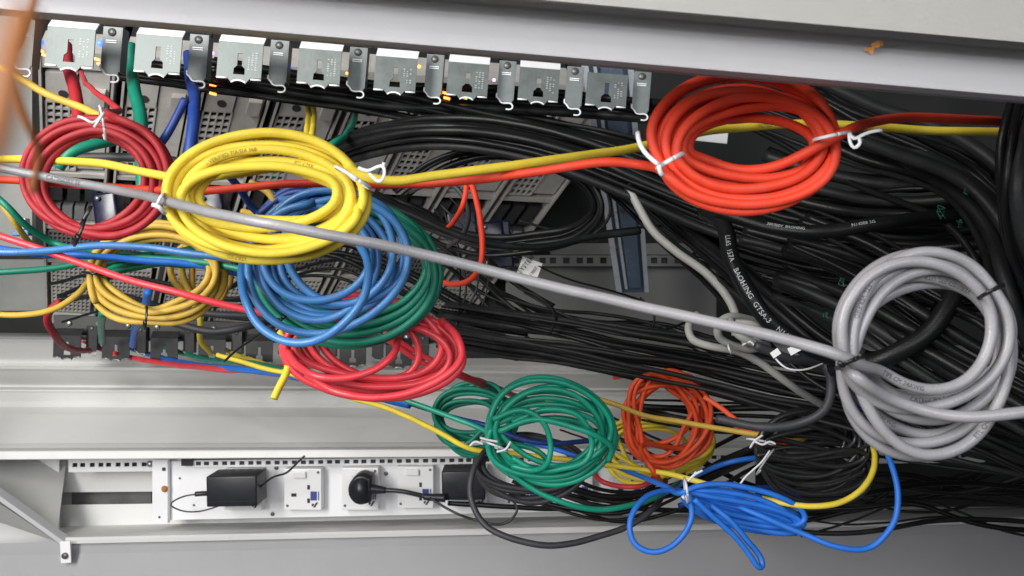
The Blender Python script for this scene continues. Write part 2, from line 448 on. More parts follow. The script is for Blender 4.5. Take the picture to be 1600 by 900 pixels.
# punched rail with square holes
def punched_rail(parent, x0, x1, yf, hole_w, hole_h, top, bot, d, m, name='punched_rail', pat=(0, 12.0, 27.0, 40.5), back=0.008):
    holes = []; x = x0 + 6
    while x < x1 - hole_w - 2:
        for k in pat[:-1]:
            xx = x + k
            if xx + hole_w < x1 - 2: holes.append((xx, xx + hole_w))
        x += pat[-1]
    bm = bmesh.new()
    def q(x, dy): return P(x, yf(x) + dy, d)
    def quad(xa, xb, ya, yb):
        t = Vector((0, 0.0025, 0))
        a, b, c, e = q(xa, ya), q(xb, ya), q(xb, yb), q(xa, yb)
        hexa(bm, [a + t, b + t, c + t, e + t, a, b, c, e])
    xs = x0
    for ha, hb in holes:
        quad(xs, ha, top, bot); quad(ha, hb, top, -hole_h / 2); quad(ha, hb, hole_h / 2, bot); xs = hb
    quad(xs, x1, top, bot)
    bmesh.ops.remove_doubles(bm, verts=list(bm.verts), dist=1e-6)
    o = obj(name, bm, m, parent)
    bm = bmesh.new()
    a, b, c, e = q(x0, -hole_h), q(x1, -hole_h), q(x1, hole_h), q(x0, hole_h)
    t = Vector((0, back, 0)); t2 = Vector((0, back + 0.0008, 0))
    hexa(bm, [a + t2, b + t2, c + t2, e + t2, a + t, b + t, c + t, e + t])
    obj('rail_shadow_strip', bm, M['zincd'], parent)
    return o
rl = thing('mounting_rail', 'white rail with a row of square holes above the sockets', 'rail', P(600, 722, 1.40))
punched_rail(rl, 107, 1700, lambda x: 728 - 0.0108 * x, 8, 6.5, -9, 11, 1.40, M['white'])
for (sx, sy) in ((234, 725),):
    bm = bmesh.new(); disc(bm, P(sx, sy, 1.397), 0.006, 0.004, r2=0.004); obj('screw', bm, M['screw'], rl, True)

# upper post: near the camera, runs over the top of the picture
bm = bmesh.new()
loft(bm, rounded([(20 + 4, 158 + 4, 0.36, 0.36), (20, 158, 0.296, 0.296), (-38, 96, 0.302, 0.302), (-58, 79, 0.309, 0.309), (-84, 57, 0.335, 0.335)], 0.12))
bmesh.ops.solidify(bm, geom=list(bm.faces), thickness=0.0015)
pm = M['paint']
po = obj('upper_post', bm, pm, fr); po['label'] = 'pale post crossing the top with a rust spot'
bm = bmesh.new()
loft(bm, [(-75, 66, 0.31, 0.31), (-75, 66, 0.286, 0.286), (-300, -160, 0.296, 0.296)])
bmesh.ops.solidify(bm, geom=list(bm.faces), thickness=0.0015)
obj('upper_door', bm, M['cream'], fr)
rnd = random.Random(4)
bm = bmesh.new()
for k in range(34):
    t = rnd.random(); x = 1355 + 20 * t + rnd.gauss(0, 2.2); y = 80 - 13 * t + rnd.gauss(0, 2.6)
    n_ = rnd.randint(5, 7); rr = rnd.uniform(1.6, 5.0)
    dd = 0.3 - 0.0002 - 0.00002 * k
    vs = [bm.verts.new(P(x + rr * rnd.uniform(0.6, 1.3) * math.cos(2 * math.pi * i / n_), y + 0.7 * rr * rnd.uniform(0.6, 1.3) * math.sin(2 * math.pi * i / n_), dd)) for i in range(n_)]
    bm.faces.new(vs)
obj('rust_spot', bm, M['rust'], po).matrix_parent_inverse = Matrix.Identity(4)

# ------------------------------------------------------------------ servers (rear faces)
TL, TR, BL, BR = P(52, 78, 1.02), P(1000, 142, 1.20), P(68, 505, 1.46), P(700, 545, 1.56)
NRM = ((TR - TL).cross(BL - TL)).normalized()
if NRM.y > 0: NRM = -NRM
def S(u, v, n=0.0):
    return TL.lerp(TR, u).lerp(BL.lerp(BR, u), v) + NRM * n
def sbox(bm, u0, u1, v0, v1, n0, n1):
    hexa(bm, [S(u0, v0, n0), S(u1, v0, n0), S(u1, v1, n0), S(u0, v1, n0), S(u0, v0, n1), S(u1, v0, n1), S(u1, v1, n1), S(u0, v1, n1)])
rnd = random.Random(11)
for i in range(8):
    u0, u1 = i / 8.0 + 0.006, (i + 1) / 8.0 - 0.006; w = u1 - u0
    U = lambda t: u0 + w * t
    sv = thing('rack_server', 'rear of a rack server with perforated grey panel, %s from the left' % ordn[i], 'server', S(u0, 0.5), 'servers stacked side by side behind the coils')
    bm = bmesh.new()
    sbox(bm, U(0), U(1), 0.0, 1.0, -0.3, -0.045)
    obj('chassis', bm, M['dark'], sv)
    bm = bmesh.new()
    sbox(bm, U(0), U(0.035), 0.0, 1.0, -0.045, 0.0); sbox(bm, U(0.965), U(1), 0.0, 1.0, -0.045, 0.001)
    sbox(bm, U(0.035), U(0.965), 0.0, 0.045, -0.045, -0.0015); sbox(bm, U(0.035), U(0.965), 0.955, 1.0, -0.045, -0.0015)
    for vv in (0.365, 0.56, 0.70): sbox(bm, U(0.035), U(0.965), vv, vv + 0.012, -0.045, -0.003)
    obj('rear_frame', bm, M['server'], sv)
    # power supply and expansion grilles
    for (a, b, v0, v1, nx, ny) in ((0.08, 0.50, 0.06, 0.355, 4, 11), (0.08, 0.92, 0.58, 0.69, 11, 6), (0.12, 0.86, 0.72, 0.94, 9, 12)):
        bm = bmesh.new()
        # solid margin on top with a round finger hole, then the lattice
        va = v0 + (v1 - v0) * (0.28 if nx == 4 else 0.06)
        sbox(bm, U(a), U(b), v0, va, -0.02, -0.0035)
        for k in range(nx + 1):
            t = a + (b - a) * k / nx; sbox(bm, U(t - 0.014), U(t + 0.014), va, v1, -0.008, -0.004)
        for k in range(ny + 1):
            t = va + (v1 - va) * k / ny; sbox(bm, U(a), U(b), t - 0.0035, t + 0.0035, -0.0085, -0.0046)
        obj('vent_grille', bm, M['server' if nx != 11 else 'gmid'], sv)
        if nx == 4:
            bm = bmesh.new(); disc(bm, S(U(0.32), (v0 * 0.3 + va * 0.7), -0.0034), 0.0065, 0.0006, NRM, 20); obj('finger_hole', bm, M['hole'], sv)
    bm = bmesh.new(); sbox(bm, U(0.52), U(0.93), 0.06, 0.35, -0.03, -0.006)
    sbox(bm, U(0.70), U(0.89), 0.10, 0.14, -0.006, 0.004)
    obj('handle_plate', bm, M['server'], sv)
    bm = bmesh.new()
    for k in range(3): sbox(bm, U(0.1 + 0.28 * k), U(0.30 + 0.28 * k), 0.40, 0.47, -0.04, -0.008)
    obj('port_block', bm, M['zincd'], sv)
    bm = bmesh.new()
    for k in range(4): sbox(bm, U(0.1 + 0.2 * k), U(0.26 + 0.2 * k), 0.495, 0.54, -0.04, -0.009)
    obj('network_port', bm, M['screw'], sv)

# LEDs glowing on the servers, seen between the brackets
for (x, y, mm, d, n) in ((63, 66, 'ledb', 0.93, 1), (157, 68, 'ledb', 0.95, 1), (453, 104, 'ledb', 1.0, 1), (772, 125, 'ledp', 1.06, 1), (655, 104, 'ledo', 1.03, 1), (332, 83, 'ledp', 0.98, 1)):
    bm = bmesh.new(); bmesh.ops.create_icosphere(bm, subdivisions=2, radius=0.0042 if x < 200 else 0.0024)
    for v in bm.verts: v.co = v.co * 1.0 + P(x, y, d)
    tag(obj('indicator_light', bm, M[mm], None, True), {63: 'small blue light at the far left between the first two brackets', 157: 'small blue light left of the second narrow hooked bracket', 453: 'faint blue light just right of the fourth hooked bracket', 772: 'violet light beside the sixth wide bracket', 655: 'tiny amber light to the right of the fifth wide bracket', 332: 'violet pink light left of the third wide bracket', 840: 'dim blue light under the seventh wide bracket'}[x], 'indicator light')
k = 0
for (x, y) in ((62, 79), (70, 86), (150, 92), (156, 100), (242, 110), (332, 134), (332, 146), (696, 145), (698, 153), (545, 115), (725, 152)):
    bm = bmesh.new(); pbox(bm, x - 5, y - 1.7, x + 5, y + 1.7, 0.93 + x * 0.00012, 0.003, -0.25)
    tag(obj('activity_light', bm, M['ledo']), 'tiny amber activity light glowing behind the upper brackets', 'indicator light', 'amber activity lights behind the upper brackets')

# ------------------------------------------------------------------ brackets
def arc(cx, cz, r, a0, a1, n=6):
    return [(cx + r * math.cos(math.radians(a0 + (a1 - a0) * i / n)), cz + r * math.sin(math.radians(a0 + (a1 - a0) * i / n))) for i in range(n + 1)]
def wide_bracket(x, y, d, roll, label, group, m='zinc', s=1.0, lip=True):
    """x, y = pixel of the middle of the top edge; 51 mm wide and 42 mm high"""
    c = P(x, y, d); ca, sa = math.cos(roll), math.sin(roll)
    def T(v):
        v = v * s
        return c + Vector((v.x * ca - v.z * sa, v.y, v.x * sa + v.z * ca))
    root = thing('rail_bracket', label, 'bracket', c, group)
    H = 0.040; w = 0.0255
    out = [(-w, 0), (w, 0), (w, -H + 0.001), (0.0135, -H + 0.001), (0.0095, -H - 0.004)] + arc(0, -H - 0.0155, 0.0135, 50, 130, 6) + [(-0.0095, -H - 0.004), (-0.0135, -H), (-w, -H)]
    key = [(-0.0028, -0.012), (0.0028, -0.012), (0.0028, -H + 0.014), (0.0062, -H + 0.011), (0.0066, -H + 0.004), (-0.0066, -H + 0.004), (-0.0062, -H + 0.011), (-0.0028, -H + 0.014)]
    out.reverse()
    bm = bmesh.new(); plate(bm, [out, key], 0.0016, T)
    obj('plate', bm, M[m], root)
    bm = bmesh.new()       # rolled bright lower edge
    for seg in ([(-w, -H), (-0.0135, -H)], [(0.0135, -H), (w, -H)], arc(0, -H - 0.0155, 0.0138, 52, 128, 8)):
        tube(bm, [T(Vector((p[0], 0.0006, p[1] - 0.0006))) for p in seg], 0.0011 * s, 8)
    obj('rolled_edge', bm, M['edge' if m == 'zinc' else 'screw'], root, True)
    if lip:
        bm = bmesh.new()
        hexa(bm, [T(Vector(q)) for q in ((-w, 0.0017, 0.0), (w, 0.0017, 0.0), (w, 0.010, 0.012), (-w, 0.010, 0.012), (-w, 0, 0.0005), (w, 0, 0.0005), (w, 0.0085, 0.0125), (-w, 0.0085, 0.0125))])
        obj('top_lip', bm, M['edge' if m == 'zinc' else m], root)
    if m == 'zinc':
        rn = random.Random(int(x)); bm = bmesh.new()
        for cx in (0.0105, 0.0145, 0.0185):
            for kz in range(8):
                if rn.random() < 0.25: continue
                z = -0.010 - kz * 0.0027; hw = rn.uniform(0.0006, 0.0013)
                a = T(Vector((cx - hw, -0.0002, z))); b = T(Vector((cx + hw, -0.0002, z))); cc = T(Vector((cx + hw, -0.0002, z - 0.0013))); e = T(Vector((cx - hw, -0.0002, z - 0.0013)))
                bm.faces.new([bm.verts.new(q) for q in (a, b, cc, e)])
        obj('stamped_marks', bm, M['mark'], root)
    return root
def hook_bracket(x, y, d, roll, label, group, m='zinc', s=1.0):
    """x, y = pixel of the middle of the top; 21 mm wide, 57 mm high, hook at the foot"""
    c = P(x, y, d); ca, sa = math.cos(roll), math.sin(roll)
    def T(v):
        v = v * s
        return c + Vector((v.x * ca - v.z * sa, v.y, v.x * sa + v.z * ca))
    root = thing('hook_bracket', label, 'bracket', c, group)
    w = 0.0102
    out = [(-w, 0), (-w, -0.046), (-w + 0.004, -0.051), (0.0, -0.053), (w - 0.002, -0.054), (w, -0.052), (w, 0)]
    out.reverse(); bm = bmesh.new(); plate(bm, [out], 0.0016, T)
    # side flange going back
    hexa(bm, [T(Vector(q)) for q in ((w, 0.0145, 0), (w + 0.0014, 0.0145, 0), (w + 0.0014, 0.0145, -0.050), (w, 0.0145, -0.050), (w, 0.0002, 0), (w + 0.0014, 0.0002, 0), (w + 0.0014, 0.0002, -0.050), (w, 0.0002, -0.050))])
    obj('plate', bm, M['zinc2' if m == 'zinc' else m], root)
    bm = bmesh.new()
    em = M['edge' if m == 'zinc' else 'screw']
    hook = [(-w, -0.0425), (-w - 0.0002, -0.047), (-w + 0.003, -0.0495), (-w + 0.006, -0.0535), (0.000, -0.0545), (0.005, -0.0540), (w - 0.001, -0.0545), (w + 0.001, -0.0575), (w + 0.0003, -0.0605), (w - 0.003, -0.062), (w - 0.0075, -0.0618)]
    tube(bm, smooth_path(spline([T(Vector((p[0], 0.0, p[1]))) for p in hook], 0.0015), 1), 0.0011 * s, 8)
    obj('hook_edge', bm, em, root, True)
    bm = bmesh.new()
    disc(bm, T(Vector((0, -0.0002, -0.006))), 0.0048 * s, 0.0016 * s, r2=0.0042 * s); obj('rivet', bm, M['screwd'], root, True)
    if m == 'zinc':
        bm = bmesh.new()
        for zz in (-0.0150, -0.0172): pbx = hexa(bm, [T(Vector(q)) for q in ((-0.006, 0.0, zz), (0.006, 0, zz), (0.006, 0, zz - 0.001), (-0.006, 0, zz - 0.001), (-0.006, -0.0008, zz), (0.006, -0.0008, zz), (0.006, -0.0008, zz - 0.001), (-0.006, -0.0008, zz - 0.001))])
        obj('pressed_rib', bm, M['edge'], root)
    return root
G1, G2 = 'wide keyhole brackets in the upper row', 'narrow hooked brackets in the upper row'
rollU = -math.radians(4.6)
ws = [(112, 44, .82), (249, 56, .855), (377, 67, .88), (501, 78, .92), (620, 90, .945), (733, 99, .965), (844, 107, .98), (950, 115, .97)]
for i, (x, y, d) in enumerate(ws):
    wide_bracket(x, y, d, rollU, 'wide zinc bracket with a keyhole slot, %s from the left in the upper row' % ordn[i], G1, lip=(i < 7))
hs = [(38, 30, .84), (176, 42, .87), (311, 54, .90), (437, 63, .93), (560, 74, .955), (680, 85, .975), (793, 95, .99), (899, 104, .99), (1004, 112, .99)]
for i, (x, y, d) in enumerate(hs):
    hook_bracket(x, y, d, rollU, 'narrow zinc bracket ending in a hook, %s from the left in the upper row' % ordn[i], G2)
# lower row, dark
G3, G4 = 'dark brackets in the lower row', 'dark hooked brackets in the lower row'
for i in range(8):
    x = 105 + 76.5 * i - 0.35 * i * i; y = 524 + 2.2 * i
    wide_bracket(x, y, 1.40 + 0.008 * i, -math.radians(1.2), 'dark wide bracket with a slot, %s from the left in the lower row' % ordn[i], G3, 'zincd', s=0.98)
    hook_bracket(x + 38, y - 15, 1.42 + 0.008 * i, -math.radians(1.2), 'dark narrow hooked bracket, %s from the left in the lower row' % ordn[i], G4, 'zincd', s=0.9)

# bars in front of the lower brackets
bm = bmesh.new()
A = P(84, 492, 1.42); B = P(780, 522, 1.52)
hexa(bm, [A + Vector((0, .02, 0)), B + Vector((0, .02, 0)), B + Vector((0, .02, -.035)), A + Vector((0, .02, -.035)), A, B, B + Vector((0, 0, -.035)), A + Vector((0, 0, -.035))])
bar = tag(obj('bracket_bar', bm, M['zincd']), 'long dark metal bar that the lower row of brackets hangs from', 'bar')
for i in range(16):
    bm = bmesh.new(); t = (i + 0.5) / 16; disc(bm, A.lerp(B, t) + Vector((0, -0.001, -0.014)), 0.0062, 0.002, r2=0.0052); obj('bolt', bm, M['screw'], bar, True)

# ------------------------------------------------------------------ inside right: slide rail, punched rail, plates
sr = thing('slide_rail', 'shiny steel slide rail standing upright behind the black cables', 'slide rail', P(970, 300, 1.15))
def strip(bm, pts, d0, d1, th):
    (xa, ya), (xb, yb), (xc, yc), (xd, yd) = pts
    t = Vector((0, th, 0)); q = [P(xa, ya, d0), P(xb, yb, d0), P(xc, yc, d1), P(xd, yd, d1)]
    hexa(bm, [p + t for p in q] + q)
bm = bmesh.new(); strip(bm, [(908, 95), (990, 100), (1014, 457), (964, 457)], 1.12, 1.28, 0.006); obj('channel', bm, M['slide'], sr)
bm = bmesh.new()
strip(bm, [(908, 95), (918, 95), (972, 457), (964, 457)], 1.11, 1.27, 0.006); strip(bm, [(981, 100), (990, 100), (1014, 457), (1008, 457)], 1.11, 1.27, 0.006)
strip(bm, [(926, 95), (931, 95), (981, 452), (977, 452)], 1.112, 1.272, 0.005)
obj('flange', bm, M['bright'], sr)  # lighter steel paints the highlight along the rail's edges
bm = bmesh.new(); strip(bm, [(938, 98), (972, 98), (1002, 450), (983, 450)], 1.108, 1.268, 0.006); obj('inner_slide', bm, M['slide'], sr)
bm = bmesh.new()
for (x, y, d) in ((969, 299, 1.195), (973, 328, 1.208), (960, 210, 1.155), (975, 250, 1.175)): disc(bm, P(x, y, d), 0.0042, 0.0015)
obj('screw_hole', bm, M['hole'], sr)
pr = thing('punched_rail', 'dull grey rail with square holes crossing behind the shiny slide rail', 'rail', P(900, 400, 1.45))
punched_rail(pr, 795, 1130, lambda x: 407, 10, 9, -8, 9, 1.44, M['inner'], pat=(0, 21, 42, 58))
bm = bmesh.new(); pbox(bm, 800, 225, 938, 382, 1.5, 0.02, 0, 0.004); tag(obj('blanking_plate', bm, M['pane']), 'shaded grey blank plate left of the shiny slide rail', 'plate')  # plate taken as light paint, its shade put into the dark colour
bm = bmesh.new(); pbox(bm, 860, 380, 1110, 398, 1.47, 0.02, 0, 0.001); pbox(bm, 790, 416, 1120, 545, 1.47, 0.02, 0, 0.003); tag(obj('side_plate', bm, M['inner']), 'grey painted plate below the rail with square holes', 'plate')
bm = bmesh.new(); pbox(bm, 1085, 150, 1140, 222, 1.25, 0.004, -0.1, 0.001)
tag(obj('white_card', bm, M['white']), 'bright white plate showing through the middle of the orange coil', 'plate')
bm = bmesh.new(); pbox(bm, -40, 405, 92, 486, 1.55, 0.01, 0, 0.002); tag(obj('blanking_plate', bm, M['inner']), 'grey green blank plate at the left edge below the red coil', 'plate')
bm = bmesh.new(); pbox(bm, 700, 440, 800, 560, 1.50, 0.03, 0, 0.003); tag(obj('blanking_plate', bm, M['dark']), 'black plate right of the bright red coil', 'plate')
# blue clear plastic housings in the middle
for (x0, y0, x1, y1, lb) in ((700, 330, 745, 372, 'dark blue clear plastic clip left of the orange wire'), (756, 345, 800, 420, 'dark blue clear plastic clip right of the orange wire')):
    bm = bmesh.new(); pbox(bm, x0, y0, x1, y1, 1.2, 0.02, 0.1, 0.003); tag(obj('plastic_clip', bm, M['clearp']), lb, 'clip')
# paper tag on a cable
tg = thing('paper_tag', 'small white paper tag with black print above the long grey cable', 'tag', P(828, 422, 0.9))
bm = bmesh.new(); pbox(bm, 810, 405, 843, 439, 0.92, 0.0008, -0.35); obj('paper', bm, M['lab'], tg)
flat_text(tg, 'SYSTEM', 822, 413, 0.918, 0.0075, 'ink', -0.35 + 1.2); flat_text(tg, '13807', 833, 424, 0.918, 0.005, 'ink', -0.35 + 1.2)
for (x, y, w, h, ro, lb) in ((1243, 545, 22, 12, 0.5, 'small white tag under the long grey cable near the grey coil'), (1212, 552, 14, 10, 0.6, 'tiny white tag among black cables left of the grey coil')):
    bm = bmesh.new(); pbox(bm, x - w / 2, y - h / 2, x + w / 2, y + h / 2, 0.5, 0.0008, ro); tag(obj('paper_tag', bm, M['lab']), lb, 'tag')

# ------------------------------------------------------------------ sockets
pd = thing('power_strip', 'white steel power strip with a row of square wall sockets', 'power strip', P(600, 765, 1.38))
def pline(x): return 0.0 - 0.019 * (x - 240)
bm = bmesh.new()
A0, A1 = P(238, 721, 1.385), P(1180, 709.8, 1.385); B1, B0 = P(1180, 793, 1.385), P(238, 813, 1.385)
t = Vector((0, 0.003, 0)); hexa(bm, [p + t for p in (A0, A1, B1, B0)] + [A0, A1, B1, B0])
obj('panel', bm, M['white'], pd)
# replace the top strip with holes in front
punched_rail(pd, 300, 1178, lambda x: 724.5 - 0.0125 * (x - 300), 8, 6, -5, 6, 1.378, M['white'], name='hole_strip', pat=(0, 12.5, 27, 41), back=0.0032)
bm = bmesh.new(); pbox(bm, 238, 718, 262, 818, 1.372, 0.010, 0.0, 0.001); obj('end_bracket', bm, M['white'], pd)
bm = bmesh.new(); disc(bm, P(257, 764, 1.370), 0.0058, 0.004, r2=0.004); obj('screw', bm, M['rust'], pd, True)
bm = bmesh.new(); disc(bm, P(249, 808, 1.371), 0.0018, 0.001); disc(bm, P(256, 733, 1.371), 0.004, 0.0008, n=4); obj('bracket_hole', bm, M['hole'], pd)
for (x, y) in ((281, 747), (303, 789), (432, 731), (426, 803), (603, 740)):
    bm = bmesh.new(); disc(bm, P(x, y, 1.384), 0.0018 if x < 400 else 0.0035, 0.0014)
    obj('panel_screw', bm, M['screwd'], pd, True)
bm = bmesh.new(); pbox(bm, 283, 717, 300, 728, 1.371, 0.005); obj('rail_clip', bm, M['zincd'], pd)
xs = [(350, 734, 409, 797), (444, 733, 502, 797), (534, 731, 591, 797), (621, 729, 677, 794), (705, 728, 762, 793), (790, 727, 845, 791), (872, 725, 926, 789), (955, 724, 1008, 786)]
for i, (x0, y0, x1, y1) in enumerate(xs):
    g = i < 6
    bm = bmesh.new(); pbox(bm, x0, y0, x1, y1, 1.362, 0.022, 0.0, 0.0015)
    so = obj('socket', bm, M['plastic'], pd)
    so['label'] = 'white square wall socket, %s from the left' % ordn[i]
    bm = bmesh.new(); pbox(bm, x0 + 13, y0 + 5, x0 + 33, y0 + 14, 1.356, 0.006, 0.0, 0.001)
    obj('switch', bm, M['plastic'], so).matrix_parent_inverse = Matrix.Identity(4)
    for sx, sy in ((x1 - 5, y0 + 5), (x0 + 5, y1 - 7)):
        bm = bmesh.new(); disc(bm, P(sx, sy, 1.3615), 0.0022, 0.0008)
        obj('screw', bm, M['screwd'], so, True).matrix_parent_inverse = Matrix.Identity(4)
    bm = bmesh.new()
    pbox(bm, x0 + 11, y0 + 38, x0 + 19, y0 + 43, 1.361, 0.0006); pbox(bm, x1 - 22, y0 + 25, x1 - 18, y0 + 32, 1.361, 0.0006); pbox(bm, x1 - 22, y0 + 46, x1 - 18, y0 + 53, 1.361, 0.0006)
    obj('pin_hole', bm, M['hole'], so).matrix_parent_inverse = Matrix.Identity(4)
    bm = bmesh.new(); pbox(bm, x1 - 17, y0 + 35, x1 - 7, y0 + 49, 1.3612, 0.0005); pbox(bm, x1 - 5, y0 + 35, x1 - 3.6, y0 + 49, 1.3612, 0.0005)
    obj('blue_label', bm, M['labblue'], so).matrix_parent_inverse = Matrix.Identity(4)
    bm = bmesh.new()   # angular tick-like mark under the label
    for q in (((-15, 54), (-11, 54), (-13, 58), (-15, 58)), ((-8, 52), (-5, 52), (-10, 60), (-13, 60))):
        bm.faces.new([bm.verts.new(P(x1 + a, y0 + b, 1.3608)) for a, b in q])
    obj('maker_mark', bm, M['ink'], so).matrix_parent_inverse = Matrix.Identity(4)

# adapters and plug
def adapter(x0, y0, x1, y1, d, label):
    r_ = thing('power_adapter', label, 'power adapter', P((x0 + x1) / 2, (y0 + y1) / 2, d))
    bm = bmesh.new(); pbox(bm, x0, y0, x1, y1, d, 0.055, 0.02, 0.003); obj('body', bm, M['blackp'], r_, True)
    bm = bmesh.new(); pbox(bm, x0 + 2, y1 - 9, x1 - 2, y1 - 8, d - 0.0002, 0.001, 0.02); obj('seam', bm, M['dark'], r_)
    return r_
a1 = adapter(322, 744, 401, 792, 1.30, 'small black power adapter in the leftmost socket with a looped cord')
bm = bmesh.new(); tube(bm, cable_path([(330, 771, 1.315), (318, 771, 1.31), (305, 772, 1.308)]), 0.0042, 10); obj('strain_relief', bm, M['blackp'], a1, True)
bm = bmesh.new(); tube(bm, cable_path([(308, 772, 1.308), (290, 775, 1.305), (272, 783, 1.31), (268, 791, 1.33), (285, 798, 1.34), (310, 799, 1.34), (332, 794, 1.34), (348, 788, 1.34)]), 0.0013, 8); obj('cord', bm, M['blackp'], a1, True)
bm = bmesh.new(); tube(bm, cable_path([(398, 768, 1.33), (408, 760, 1.32), (428, 745, 1.31), (446, 739, 1.30), (458, 730, 1.29), (466, 722, 1.28), (476, 713, 1.28)]), 0.0018, 8); obj('cord', bm, M['blackp'], a1, True)
a2 = adapter(690, 736, 758, 782, 1.29, 'square black power adapter right of the round plug')
pl = thing('power_plug', 'round black plug in the third socket with a short thick cord', 'plug', P(562, 767, 1.33))
def T0(c, s): return lambda v: c + v * s
outl = [(14, -19)] + [(14, 19)] + [(20 * math.cos(math.radians(a)) - 1, 23 * math.sin(math.radians(a))) for a in range(62, 300, 14)]
c = P(564, 767, 1.30)
bm = bmesh.new(); sc_ = 1.30 / F
plate(bm, [[(x * sc_, z * sc_) for x, z in outl]], 0.045, lambda v: c + v)
es = [e for e in bm.edges if e.calc_length() > 0 and abs(e.verts[0].co.y - c.y) < 1e-5 and abs(e.verts[1].co.y - c.y) < 1e-5 and len([f for f in e.link_faces if abs(f.normal.y) < 0.5]) == 1]
bmesh.ops.bevel(bm, geom=es, offset=0.006, segments=3, affect='EDGES')
obj('body', bm, M['blackp'], pl, True)
bm = bmesh.new(); tube(bm, cable_path([(575, 763, 1.315), (590, 765, 1.315), (603, 766, 1.315)]), lambda t: 0.0095 - 0.004 * t, 12); obj('strain_relief', bm, M['blackp'], pl, True)
bm = bmesh.new(); tube(bm, cable_path([(600, 766, 1.315), (625, 767, 1.31), (648, 772, 1.30), (664, 776, 1.29)]), 0.0040, 12); obj('cord', bm, M['blackp'], pl, True)
bm = bmesh.new(); tube(bm, cable_path([(662, 776, 1.285), (678, 777, 1.285), (696, 778, 1.285)]), lambda t: 0.0055 + 0.002 * t, 12); obj('connector', bm, M['blackp'], pl, True)
cable('power_cable', [(672, 778, 1.28), (690, 790, 1.27), (715, 803, 1.26), (742, 812, 1.26), (765, 818, 1.25), (785, 819, 1.25), (800, 810, 1.25), (808, 795, 1.25), (800, 780, 1.26)], 0.0021, 'blackp', 'thin black cord drooping below the square power adapter')
cable('power_cable', [(700, 786, 1.30), (760, 790, 1.29), (860, 795, 1.28), (960, 793, 1.28), (1060, 798, 1.28), (1200, 802, 1.27), (1320, 800, 1.27), (1450, 775, 1.27), (1650, 760, 1.27)], 0.0042, 'black', 'black power cord lying straight along the lower edge of the sockets')
# ================================================================== CABLES
def E(*bx):
    return [((l + r_) / 2, (t_ + b_) / 2, (r_ - l) / 2, (b_ - t_) / 2) for l, t_, r_, b_ in bx]
# hero coils -------------------------------------------------------
R6 = 0.0028
# yellow
tn = E((264, 214, 566, 400), (306, 262, 530, 350), (284, 234, 548, 380), (257, 208, 575, 408), (296, 250, 538, 362), (272, 222, 558, 392), (290, 240, 545, 372), (320, 285, 536, 345), (257, 205, 574, 410), (278, 228, 552, 386), (264, 214, 566, 398))
yc, yp = coil('cable_coil', 'yellow', .0025, 'bright yellow cable coil in the upper left, crossed by the long grey cable', tn, 20, 360 * 9 - 42,
    pre=[(-60, 250, .50), (0, 248, .49), (80, 250, .475), (160, 256, .46), (230, 270, .445), (300, 279, .435), (370, 271, .43), (440, 263, .43), (500, 272, .425), (545, 300, .415)],
    post=[(568, 276, .392), (610, 284, .395), (680, 276, .40), (760, 266, .405), (860, 251, .415), (960, 236, .43), (1030, 222, .44), (1100, 207, .45), (1180, 198, .46), (1270, 193, .46), (1350, 196, .455), (1430, 203, .46), (1500, 207, .46), (1580, 207, .47), (1660, 212, .50)],
    depth=.405, layer=.30, seed=3, wob=1.3, pinch=((-25, .22, 18), (176, .1, 14)))
twist_tie(yc, 551, 277, 32, 33, .392, .020, [[(560, 262, .372), (575, 267, .370), (586, 262, .368), (599, 259, .366), (601, 272, .366), (594, 284, .368), (584, 279, .370), (574, 266, .372)], [(599, 259, .366), (600, 254, .366)]])
twist_tie(yc, 250, 313, -62, 12, .395, .026, [[(238, 320, .38), (248, 322, .379), (252, 327, .38), (258, 334, .385)]], r=0.0014)
print_on(yc, yp, .0025, (365, 240), '- VERIFIED TIA/EIA 568', 'yink'); print_on(yc, yp, .0025, (475, 250), 'PTI CMX', 'yink'); print_on(yc, yp, .0025, (375, 403), 'VERIFIED', 'yink')
print_on(yc, yp, .0025, (1200, 197), 'VERIFIED TIA/EIA', 'yink')

# orange
tn = E((1022, 124, 1314, 324), (1056, 162, 1282, 296), (1038, 140, 1298, 312), (1016, 108, 1322, 330), (1070, 178, 1268, 280), (1030, 132, 1306, 318), (1048, 152, 1290, 304), (1018, 112, 1318, 328), (1062, 170, 1276, 290), (1074, 184, 1262, 262))
oc, op = coil('cable_coil', 'orange', 0.0024, 'orange red cable coil in the upper right, tucked under the pale post', tn, 150, 168 - 360 * 9 - 10,
    pre=[(-60, 278, .50), (0, 281, .495), (70, 286, .49), (150, 291, .48), (240, 296, .47), (330, 297, .46), (420, 290, .455), (520, 286, .45), (620, 287, .43), (700, 283, .42), (800, 273, .41), (880, 262, .40), (950, 254, .39), (1005, 259, .385)],
    post=[(1090, 243, .378), (1150, 264, .372), (1210, 258, .366), (1262, 236, .358), (1310, 212, .352), (1360, 192, .37), (1420, 182, .385), (1500, 186, .40), (1580, 192, .43), (1660, 198, .50)],
    depth=.366, layer=.30, seed=8, wob=1.8, pinch=((163, .25, 14), (-8, .2, 16)))
twist_tie(oc, 1047, 252, -30, 24, .352, .024, [[(1030, 258, .338), (1020, 250, .338), (1006, 236, .34), (998, 220, .342), (996, 206, .345)], [(1030, 258, .338), (1031, 268, .338), (1036, 275, .34)]], r=0.0013)
twist_tie(oc, 1300, 213, -12, 30, .352, .024, [[(1327, 208, .337), (1334, 218, .336), (1345, 212, .336), (1360, 206, .336), (1378, 203, .336)], [(1327, 208, .337), (1328, 222, .336), (1334, 232, .336), (1345, 222, .336), (1340, 214, .336)]], r=0.0010)

